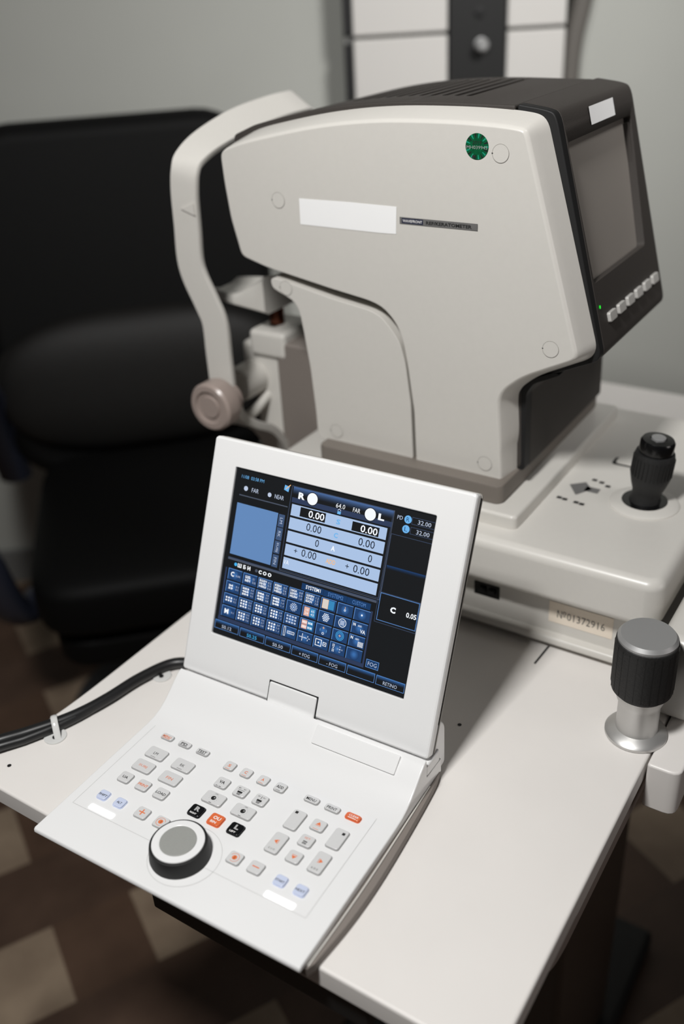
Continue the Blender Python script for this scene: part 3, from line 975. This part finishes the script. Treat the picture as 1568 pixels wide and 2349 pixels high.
                for ax, ay in ((0, 2.2), (0, -2.2), (2, 0), (-2, 0)):
                    tx('H', cx_ + 2.6 + ax, cy_ + ay, 1.2, 1.4, 'lcd_text')
                dc(cx_ + 2.6, cy_, 0.5, W2, 5)
        else:
            if row == 0:
                dc(cx_, cy_, 0.8, W2, 5)
            elif row in (1, 2):
                tx('N', cx_ - 4.8, cy_ + 2.4, 2.2, 2.6, W2, bold=0.03)
                tx('ADD', cx_ + 0.2, cy_ + 2, 3.6, 1.4, W2, bold=0.01)
                if row == 1:
                    tx('VA', cx_ + 3.6, cy_ - 2, 4.8, 3.2, W2, bold=0.02)
                else:
                    for q in range(5):
                        rect(cx_ + 1.6 + q * 1.0, cx_ + 1.9 + q * 1.0, cy_ - 4, cy_ + 0.4, W2, 5)
                        rect(cx_ + 1.2, cx_ + 6.4, cy_ - 3.6 + q * 0.9, cy_ - 3.3 + q * 0.9, W2, 6)
# softkeys
for k, s in enumerate(('S0.12', 'S0.25', 'S0.50', '+ FOG', '- FOG', '', 'RETINO')):
    x0 = 23.9 + 27.25 * k
    x1 = min(x0 + 25.9, 214.4)
    y0, y1 = 44.9 - 0.18 * k, 52.7 - 0.16 * k
    grad(x0, x1, y1 - 3.6, y1, (52, 108, 176), (14, 20, 30), 6, 2)
    fr(x0, x1, y0, y1, 0.4, 'lcd_line', 4)
    if s:
        tx(s, (x0 + x1) / 2, y0 + 2.9, 2.1 * len(s), 2.9, 'lcd_hi' if k == 1 else 'lcd_text', 6)
fr(176.0, 187.8, 54.9, 61.8, 0.5, 'lcd_line', 3)
rect(176.4, 187.4, 55.3, 61.4, 'lcd_systab', 2)
tx('FOG', 181.9, 58.3, 8.2, 3.4, 'lcd_text')
screen = sc.build('screen', display, flip=False)
screen['label'] = 'lit blue and black screen'

# hinge covers and rear bracket
MB().prism(rrect(0.0915, 0.139, -0.006, 0.0165, 0.0015), 'z', -0.006, 0.0018, 'console_white', 0.0012, 3, xf=S).build('hinge_cover', con)
MB().box(0.0905, 0.1400, -0.003, 0.0175, -0.0005, 0.0003, 'gap_black', xf=S).build('hinge_gap', con)
RX = Matrix.Translation((0, 0.1635, 0.0268)) @ Matrix.Rotation(math.radians(40), 4, 'X')
MB().prism(rrect(0.149, 0.226, 0.0045, 0.020, 0.0010), 'z', -0.004, 0.0009, 'console_white', 0.0008, 2, xf=RX).build('hinge_strip', con)
MB().box(0.0005, 0.2455, 0.1848, 0.2085, 0.018, 0.0315, 'console_white', 0.002).build('hinge_barrel', con)
br_o = round_corners([(0.190, 0.004), (0.223, 0.004), (0.223, 0.046), (0.213, 0.057), (0.203, 0.055), (0.197, 0.030)], 0.005, 4)
for x0, x1 in ((0.222, 0.2435), (-0.001, 0.022)):
    MB().prism(br_o, 'x', x0, x1, 'console_white', 0.003, 3).build('hinge_bracket', con)

# cable and its clips
cp = spline([(-0.515, 0.523, 0.7562), (-0.535, 0.517, 0.7562), (-0.555, 0.505, 0.7562), (-0.567, 0.474, 0.7562), (-0.573, 0.439, 0.7562), (-0.580, 0.413, 0.7562), (-0.590, 0.391, 0.7562), (-0.604, 0.368, 0.7562), (-0.622, 0.340, 0.7562), (-0.650, 0.30, 0.744), (-0.68, 0.27, 0.70), (-0.70, 0.25, 0.55)], 8)
cb = MB(cp[0]).tube(cp, 0.0052, 'cable_black', 14)
cp2 = [(p[0] + 0.004 * min(1, max(0, (i - 36) / 20)), p[1] - 0.006 * min(1, max(0, (i - 36) / 20)), p[2] - 0.001) for i, p in enumerate(cp)]
cb.tube(cp2, 0.0045, 'cable_black', 12)
cable = cb.build('cable')
cable.location = cp[0]
tag(cable, 'black cable curving over the left end of the white table', 'cable')
clip = empty('cable_clip', (-0.589, 0.386, TZ), 'clear plastic clip strapping the black cable near the table edge', 'clip', 0, 'clear cable clips')
MB().lathe([(0.010, 0.0002), (0.010, 0.0012), (0.009, 0.0018)], 'clear_plastic', Matrix.Translation((0.006, -0.004, 0)), 24).build('pad', clip)
MB().tube([(-0.012 + 0.024 * k / 10, 0.012 - 0.018 * k / 10, 0.0015 + 0.0125 * math.sin(math.pi * k / 10)) for k in range(11)], 0.0028, 'clear_plastic', 10, 0.0008).build('strap', clip)
MB().lathe([(0.0022, 0.001), (0.0022, 0.0022)], 'gap_black', Matrix.Translation((0.008, -0.006, 0.0006)), 16).build('screw', clip)
clip2 = empty('cable_clip', (-0.556, 0.492, TZ), 'clear plastic clip on the table beside the display, next to the cable', 'clip', 0, 'clear cable clips')
MB().lathe([(0.009, 0.0002), (0.009, 0.0012), (0.008, 0.0018)], 'clear_plastic', None, 24).build('pad', clip2)
MB().lathe([(0.0022, 0.001), (0.0022, 0.0022)], 'gap_black', Matrix.Translation((0.001, -0.002, 0.0006)), 16).build('screw', clip2)

# ------------------------------------------------------------------ eye measuring machine
rb = Vector((-0.41, 0.868, TZ))
ref = empty('keratometer', rb, 'large white and dark grey eye-measuring machine standing on the white table', 'medical device')
YF = 0.750           # outer face of the side panel
MAIN = [(-0.6276, 1.1807), (-0.6315, 1.1761), (-0.6303, 1.1503), (-0.6268, 1.1171), (-0.6178, 1.0804), (-0.5849, 1.0719), (-0.5099, 1.0593), (-0.467, 1.0531), (-0.4528, 1.0477), (-0.4404, 1.0355), (-0.4336, 1.0219), (-0.4285, 0.9958), (-0.4221, 0.9486), (-0.4205, 0.8928), (-0.3743, 0.892), (-0.3298, 0.8928), (-0.333, 0.9345), (-0.3359, 0.9729), (-0.3332, 0.9825), (-0.3275, 0.9907), (-0.3116, 1.004), (-0.2682, 1.0258), (-0.2653, 1.0291), (-0.319, 1.2069), (-0.3224, 1.2088), (-0.3389, 1.2108), (-0.3775, 1.2126), (-0.4391, 1.2124), (-0.483, 1.2094), (-0.5298, 1.2032), (-0.6011, 1.1889)]
wt = [0.45] * 5 + [0.22] * 9 + [0.3] * 2 + [1.0] * 15
rad = [0.006] * len(MAIN)
for i in (7, 8, 9, 10, 16, 17, 18, 19, 20):
    rad[i] = 0.012
for i in (25, 26, 27, 28, 29, 30):
    rad[i] = 0.03
for i in (13, 14, 15):
    rad[i] = 0.002
outl, ow = round_corners(MAIN, rad, 5, wt)
# smooth the weights along the outline
for _ in range(6):
    ow = [(ow[i - 1] + ow[i] + ow[(i + 1) % len(ow)]) / 3 for i in range(len(ow))]


def side_shell(yf, sgn, name):
    rings = []
    for t, d in ((0.0, -0.0012), (0.0002, 0.0), (0.0016, 0.0015), (0.0036, 0.0027), (0.012, 0.0052), (0.028, 0.0094)):
        o = offset_poly(outl, [w * d if d > 0 else d for w in ow])
        rings.append([(p[0], yf + sgn * t, p[1]) for p in o])
    o = MB(rb).loft(rings, 'device_white').build(name, ref, 60)
    return o


panel = side_shell(YF, 1, 'side_panel')
side_shell(0.986, -1, 'side_panel')
NECK = [(-0.586, 1.0618), (-0.585, 1.0513), (-0.5751, 1.0471), (-0.559, 1.0406), (-0.553, 1.0311), (-0.5502, 1.0142), (-0.5445, 0.9722), (-0.5412, 0.9241), (-0.5408, 0.901), (-0.5369, 0.8932), (-0.4250, 0.8925), (-0.4268, 0.9527), (-0.4320, 0.9944), (-0.4375, 1.0150), (-0.4450, 1.0255), (-0.4568, 1.0378), (-0.4692, 1.043), (-0.5126, 1.0491), (-0.5716, 1.0604)]
nk = round_corners(NECK, 0.006, 4)
MB(rb).prism(nk, 'y', YF + 0.0015, 0.776, 'device_white', 0.0012, 2, 60).build('neck_panel', ref)
CORE = [(-0.636, 1.1900), (-0.610, 1.2000), (-0.5841, 1.2064), (-0.545, 1.2145), (-0.5047, 1.2203), (-0.4591, 1.2240), (-0.416, 1.2249), (-0.3400, 1.2236), (-0.3400, 1.0), (-0.3240, 0.985), (-0.3200, 0.895), (-0.536, 0.895), (-0.545, 1.00), (-0.560, 1.052), (-0.600, 1.062), (-0.622, 1.075), (-0.636, 1.13)]
core = MB(rb).prism(round_corners(CORE, [0.004] * 2 + [0.02] * 5 + [0.002] + [0.01] * 9, 4), 'y', 0.7775, 0.9585, 'shell_dark', 0.003, 3, 60).build('body_core', ref)
sl = MB(rb)
for k in range(11):
    x = -0.402 - 0.0118 * k
    top = 1.2249 - max(0, (-0.416 - x)) ** 2 * 2.2
    sl.prism(rrect(x - 0.0028, x + 0.0028, 0.818, 0.944, 0.002, 4), 'z', 1.205, 1.24, 'gap_black')
boolean_cut(core, sl.build('cutter', ref))
# neck rear (dark right face below the monitor)
MB(rb).prism(round_corners([(-0.332, 0.8945), (-0.3165, 0.8945), (-0.3185, 0.975), (-0.3120, 0.986), (-0.285, 1.000), (-0.285, 1.02), (-0.345, 1.02)], 0.004, 3), 'y', 0.7895, 0.990, 'shell_dark', 0.002, 2, 60).build('neck_back', ref)
# monitor housing
HOUS = [(-0.3385, 1.2246), (-0.3134, 1.2214), (-0.3045, 1.2180), (-0.2518, 1.0228), (-0.2546, 1.0163), (-0.3120, 0.990), (-0.3385, 1.000)]
hs = MB(rb).prism(round_corners(HOUS, [0.002, 0.012, 0.012, 0.006, 0.006, 0.004, 0.002], 5), 'y', 0.7880, 0.9610, 'shell_dark', 0.005, 4, 55).build('monitor_housing', ref)
MB(rb).prism(round_corners(offset_poly(HOUS, [-0.0004] * len(HOUS)), [0.002, 0.012, 0.012, 0.006, 0.006, 0.004, 0.002], 5), 'y', 0.7782, 0.7915, 'gap_black', 0.003, 3, 55).prism(round_corners([(-0.334, 0.8950), (-0.3170, 0.8950), (-0.3190, 0.975), (-0.3125, 0.986), (-0.286, 0.999), (-0.345, 1.01)], 0.004, 3), 'y', 0.7782, 0.791, 'gap_black', 0.002, 2, 60).build('seam_shade', ref)  # black seam strip; also paints the shade on the housing edge facing away
P1 = Vector((-0.3040, 0.785, 1.2180))
P2 = Vector((-0.2518, 0.785, 1.0228))
fd = (P2 - P1).normalized()
FX = Matrix((( 0, -fd.x, -fd.z * 1.0, P1.x), (1, 0, 0, 0.0), (0, -fd.z, fd.x, P1.z), (0, 0, 0, 1)))
nrm = Vector((-fd.z, 0, fd.x))
FX = Matrix(((0, -fd.x, nrm.x, P1.x), (1, 0, 0, 0), (0, -fd.z, nrm.z, P1.z), (0, 0, 0, 1)))  # local x along the width, y up the face, z outwards
ct = MB(rb).prism(round_corners([(0.7925, -0.142), (0.930, -0.142), (0.9475, -0.024), (0.7895, -0.024)], 0.004, 3), 'z', -0.009, 0.02, 'gap_black', xf=FX).build('cutter', ref)
boolean_cut(hs, ct)
MB(rb).prism([(0.7925, -0.142), (0.930, -0.142), (0.9475, -0.024), (0.7895, -0.024)], 'z', -0.0098, -0.0078, 'monitor_glass', xf=FX).build('monitor_screen', hs)
MB(rb).prism([(0.938, -0.143), (0.9425, -0.143), (0.9475, -0.03), (0.943, -0.03)], 'z', -0.0098, -0.003, 'shell_dark', xf=FX).build('screen_lip', hs)
for k in range(6):
    y = 0.8165 + 0.0245 * k
    MB(rb).prism(rrect(y - 0.0085, y + 0.0085, -0.1815, -0.1725, 0.002), 'z', -0.001, 0.003, 'key_silver', 0.001, 2, xf=FX).build('button', hs)
MB(rb).disc(0.794, -0.163, 0.0016, 0.0006, 'led_green', 16, FX).build('power_light', hs)
MB(rb).rect(0.845, 0.905, -0.0185, -0.0035, 0.0005, 'tape_white', FX).build('blank_sticker', hs)

# marks on the side panel: x right, y up on the face
PX = Matrix(((1, 0, 0, 0), (0, 0, -1, YF - 0.0003), (0, 1, 0, 0), (0, 0, 0, 1)))
MB(rb).flat([(-0.5425, 1.118, 0.0001), (-0.455, 1.1175, 0.0001), (-0.438, 1.118, 0.0001), (-0.437, 1.142, 0.0001), (-0.485, 1.1425, 0.0001), (-0.542, 1.142, 0.0001)], 'tape_white', PX).build('blank_tape', panel)
lb = MB(rb)
lb.rect(-0.434, -0.358, 1.1275, 1.1335, 0.0001, 'label_silver', PX)
lb.rect(-0.4318, -0.4105, 1.1282, 1.1328, 0.0002, 'label_navy', PX)
lb.text('WAVEFRONT', -0.4211, 1.1305, 0.0195, 0.0024, 0.0003, 'ink_white', PX, bold=0.01)
lb.text('REF/KERATOMETER', -0.3855, 1.1304, 0.044, 0.0030, 0.0003, 'ink_black', PX, bold=0.03)
lb.flat([(-0.3645, 1.1278, 0.0003), (-0.358, 1.1278, 0.0003), (-0.358, 1.1325, 0.0006)], 'label_silver', PX)
lb.build('name_plate', panel)
ho = MB(rb)
ho.disc(-0.360, 1.1955, 0.0103, 0.0001, 'holo_green', 40, PX)
for k in range(18):
    a = 2 * math.pi * k / 18
    ho.flat([(-0.360 + r * math.cos(a + e), 1.1955 + r * math.sin(a + e), 0.0002) for r, e in ((0.0065, -0.05), (0.0101, -0.07), (0.0101, 0.07), (0.0065, 0.05))], 'gap_black' if k % 2 else 'holo_teal', PX)
ho.text('2019', -0.360, 1.1985, 0.008, 0.0030, 0.0003, 'ink_black', PX)
ho.text('MH039945', -0.360, 1.1948, 0.0185, 0.0026, 0.0003, 'ink_grey', PX, bold=-0.01)
ho.disc(-0.3630, 1.1876, 0.0012, 0.0003, 'ink_black', 14, PX)
ho.build('hologram_sticker', panel)
for x, z, s in ((-0.5665, 1.1385, 0), (-0.339, 1.191, 0), (-0.287, 1.033, 0), (-0.346, 0.909, 0), (-0.567, 1.053, 1), (-0.516, 0.907, 1)):
    px = PX @ Matrix.Translation((x, z, -0.0015 if s else 0))
    m = MB(rb).disc(0, 0, 0.0071, 0.00012, 'device_white', 36, px).ring(0, 0, 0.0071, 0.00745, 0.00016, 'device_grey', 40, px)
    m.rect(-0.0078, -0.0066, -0.0005, 0.0004, 0.0002, 'ink_black', px)
    m.build('screw_plug', panel)

# sliding foot of the head, platform, bases
MB(rb).prism(rrect(-0.530, -0.3215, 0.735, 0.998, 0.008), 'z', 0.8755, 0.896, 'slab_grey', 0.003, 2).build('head_foot', ref)
MB(rb).prism(rrect(-0.522, -0.300, 0.721, 1.010, 0.006), 'z', 0.858, 0.876, 'device_white', 0.0035, 3).build('slide_plate', ref)
MB(rb).prism(rrect(-0.600, -0.154, 0.694, 1.040, 0.016), 'z', 0.812, 0.862, 'device_white', 0.010, 5).build('slide_base', ref)
MB(rb).prism(rrect(-0.600, -0.172, 0.716, 1.025, 0.010), 'z', TZ + 0.007, 0.813, 'device_white', 0.002, 2).build('fixed_base', ref)
for fx in (-0.57, -0.215):
    for fy in (0.745, 0.99):
        MB(rb).lathe([(0.014, TZ + 0.0006), (0.014, TZ + 0.0075)], 'rubber_black', Matrix.Translation((fx, fy, 0)), 24).build('rubber_foot', ref)
MB(rb).box(-0.60, -0.19, 0.706, 0.720, TZ + 0.006, TZ + 0.015, 'device_white', 0.003).build('base_lip', ref)
MB(rb).box(-0.146, -0.105, 0.662, 1.02, TZ + 0.001, 0.836, 'device_white', 0.012, 4).build('base_arm', ref)
BX = Matrix(((1, 0, 0, 0), (0, 0, -1, 0.716), (0, 1, 0, 0), (0, 0, 0, 1)))
MB(rb).rect(-0.338, -0.311, 0.783, 0.798, 0.0004, 'gloss_black', BX).box(-0.332, -0.326, 0.788, 0.793, 0.0004, 0.003, 'gap_black', xf=BX).box(-0.322, -0.316, 0.788, 0.793, 0.0004, 0.003, 'gap_black', xf=BX).build('power_switch', ref)
MB(rb).rect(-0.260, -0.198, 0.7765, 0.800, 0.0004, 'paper_cream', BX).text('№01372916', -0.2285, 0.7875, 0.046, 0.0085, 0.0006, 'ink_black', BX, bold=-0.01).build('number_label', ref)
# icons and lock button on the slide base
ic = MB(rb)
ic.flat([(-0.289, 0.830, 0.8623), (-0.276, 0.812, 0.8623), (-0.266, 0.830, 0.8623), (-0.276, 0.842, 0.8623)], 'label_silver')
ic.rect(-0.272, -0.258, 0.824, 0.834, 0.8623, 'label_silver')
for x, y in ((-0.288, 0.800), (-0.282, 0.799), (-0.270, 0.798), (-0.264, 0.797), (-0.270, 0.850), (-0.262, 0.848), (-0.254, 0.843)):
    ic.rect(x - 0.0025, x + 0.0025, y - 0.0022, y + 0.0022, 0.8624, 'ink_black')
ic.build('printed_symbols', ref)
MB(rb).prism(rrect(-0.268, -0.236, 0.893, 0.910, 0.004), 'z', 0.8615, 0.8625, 'gap_black').prism(rrect(-0.264, -0.240, 0.894, 0.907, 0.003), 'z', 0.8625, 0.865, 'device_white', 0.001).build('lock_button', ref)
# joystick
JX = Matrix.Translation((-0.212, 0.826, 0.862))
jb = MB(rb).lathe([(0.033, -0.001), (0.033, 0.001), (0.030, 0.003), (0.0222, 0.004), (0.0216, 0.0042)], 'device_white', JX, 56).build('joystick', ref)
MB(rb).lathe([(0.0220, 0.0032), (0.0214, 0.0046), (0.010, 0.0050)], 'gloss_black', JX, 48).build('dust_boot', jb)
JS = JX @ Matrix.Rotation(math.radians(5), 4, 'Y')
st = MB(rb).lathe([(0.0150, 0.004), (0.0135, 0.010), (0.0140, 0.016), (0.0168, 0.024), (0.0186, 0.031), (0.0190, 0.052), (0.0178, 0.057), (0.0150, 0.0575)], 'grip_black', JS, 60)
for k in range(30):
    st.box(-0.0007, 0.0007, -0.0006, 0.0006, 0.034, 0.052, 'rubber_black', xf=JS @ Matrix.Rotation(2 * math.pi * k / 30, 4, 'Z') @ Matrix.Translation((0, 0.0189, 0)))
st.build('stick', jb)
MB(rb).lathe([(0.0155, 0.0572), (0.0160, 0.060), (0.0160, 0.068), (0.0145, 0.0705), (0.0075, 0.0710), (0.007, 0.069)], 'gloss_black', JS, 48).build('stick_head', jb)
MB(rb).lathe([(0.0068, 0.0688), (0.0066, 0.0725), (0.0052, 0.0733)], 'aluminium', JS, 32).build('trigger', jb)

# head rest frame: an arch of flat bar
def strap(pts, w, th, mb, m, twist=None):
    """flat bar: pts of (x centre, y, z); width along x, turned by twist degrees about y"""
    rings = []
    P = [Vector(p) for p in pts]
    for i, p in enumerate(P):
        t = (P[min(i + 1, len(P) - 1)] - P[max(i - 1, 0)]).normalized()
        tw = math.radians(twist[i]) if twist else 0.0
        a = Vector((math.cos(tw), 0, -math.sin(tw)))
        a = (a - t * a.dot(t)).normalized()
        n = t.cross(a).normalized()
        e = 0.0016
        a = a * (w / 2)
        ring = [p - a + n * (th / 2 - e), p - a * 0.94 + n * th / 2, p + a * 0.94 + n * th / 2, p + a + n * (th / 2 - e), p + a - n * (th / 2 - e), p + a * 0.94 - n * th / 2, p - a * 0.94 - n * th / 2, p - a - n * (th / 2 - e)]
        rings.append(ring)
    mb.loft(rings, m)


arch = spline([(-0.671, 0.757, 0.900), (-0.670, 0.757, 0.930), (-0.6700, 0.757, 0.965), (-0.6700, 0.757, 1.000), (-0.678, 0.757, 1.022), (-0.690, 0.757, 1.048), (-0.694, 0.757, 1.068), (-0.692, 0.757, 1.100), (-0.690, 0.757, 1.136), (-0.687, 0.759, 1.158), (-0.687, 0.770, 1.169), (-0.687, 0.800, 1.180), (-0.686, 0.855, 1.191), (-0.684, 0.910, 1.196), (-0.683, 0.945, 1.197), (-0.687, 0.968, 1.194), (-0.687, 0.978, 1.178), (-0.690, 0.979, 1.150), (-0.692, 0.979, 1.09), (-0.690, 0.979, 1.048), (-0.670, 0.979, 0.99), (-0.671, 0.979, 0.90)], 6)
am = MB(rb)
tw = [34 * max(0.0, min(1.0, (p[2] - 1.150) / 0.040)) for p in arch]
for _ in range(4):
    tw = [(tw[max(i - 1, 0)] + tw[i] + tw[min(i + 1, len(tw) - 1)]) / 3 for i in range(len(tw))]
strap(arch, 0.034, 0.007, am, 'device_white', tw)
am.build('head_rest', ref, 40)
MB(rb).prism([(-0.694, 1.1205), (-0.676, 1.115), (-0.676, 1.1275)], 'y', 0.7518, 0.7545, 'device_white').build('eye_mark', ref)
kx = Matrix.Translation((-0.665, 0.753, 0.915)) @ Matrix.Rotation(math.radians(90), 4, 'X')
MB(rb).lathe([(0.020, -0.006), (0.020, 0.004), (0.0265, 0.006), (0.0275, 0.010), (0.0275, 0.026), (0.025, 0.029), (0.019, 0.0292), (0.018, 0.027), (0.013, 0.0265), (0.012, 0.0285)], 'knob_mauve', kx, 48).build('height_knob', ref)
# chin cup: a rounded tongue that rises towards the machine
rings = []
for k in range(13):
    u = k / 12
    x = -0.745 + 0.088 * u
    hw = 0.040 * min(1.0, 0.66 + 0.34 * math.sin(min(1, u * 2.2) * math.pi / 2))
    zt = 1.007 + 0.026 * max(0, (u - 0.42) / 0.58) ** 1.5
    zb = 0.989 + 0.008 * (1 - u)
    dip = 0.004
    rings.append([(x, 0.868 - hw, zb + 0.004), (x, 0.868 - hw, zt - 0.004), (x, 0.868 - hw * 0.9, zt), (x, 0.868 - hw * 0.4, zt - dip), (x, 0.868 + hw * 0.4, zt - dip), (x, 0.868 + hw * 0.9, zt), (x, 0.868 + hw, zt - 0.004), (x, 0.868 + hw, zb + 0.004), (x, 0.868 + hw * 0.85, zb), (x, 0.868 - hw * 0.85, zb)])
MB(rb).loft(rings, 'device_white').build('chin_rest', ref, 50)
MB(rb).lathe([(0.009, 0.94), (0.009, 0.998)], 'rod_reflection', Matrix.Translation((-0.672, 0.868, 0)), 24).build('chin_rest_rod', ref)
MB(rb).box(-0.694, -0.6555, 0.842, 0.898, 0.79, 0.940, 'device_white', 0.005).box(-0.692, -0.640, 0.836, 0.905, 0.934, 0.966, 'device_white', 0.006).box(-0.712, -0.668, 0.845, 0.892, 0.915, 0.946, 'device_white', 0.006).build('tower', ref)
MB(rb).box(-0.6555, -0.600, 0.838, 0.900, 0.79, 0.955, 'housing_grey', 0.004).build('tower_cover', ref)
cyx = Matrix.Translation((-0.694, 0.868, 0.905)) @ Matrix.Rotation(math.radians(90), 4, 'X')
MB(rb).lathe([(0.019, -0.06), (0.021, -0.055), (0.021, 0.055), (0.019, 0.06)], 'device_white', cyx, 40).build('cross_tube', ref)
for sg_, y0 in ((1, 0.757), (-1, 0.979)):
    p = spline([(-0.668, y0, 0.912), (-0.668, y0 + sg_ * 0.008, 0.890), (-0.667, y0 + sg_ * 0.03, 0.872), (-0.666, y0 + sg_ * 0.06, 0.852), (-0.666, y0 + sg_ * 0.085, 0.815), (-0.666, y0 + sg_ * 0.09, 0.79)], 6)
    mbb = MB(rb)
    strap(p, 0.036, 0.010, mbb, 'device_white')
    mbb.build('support_web', ref)
    p = spline([(-0.690, y0 + sg_ * 0.010, 0.893), (-0.688, y0 + sg_ * 0.030, 0.872), (-0.682, y0 + sg_ * 0.055, 0.868), (-0.676, y0 + sg_ * 0.09, 0.885)], 6)
    MB(rb).tube(p, 0.006, 'device_white', 12).build('brace', ref)
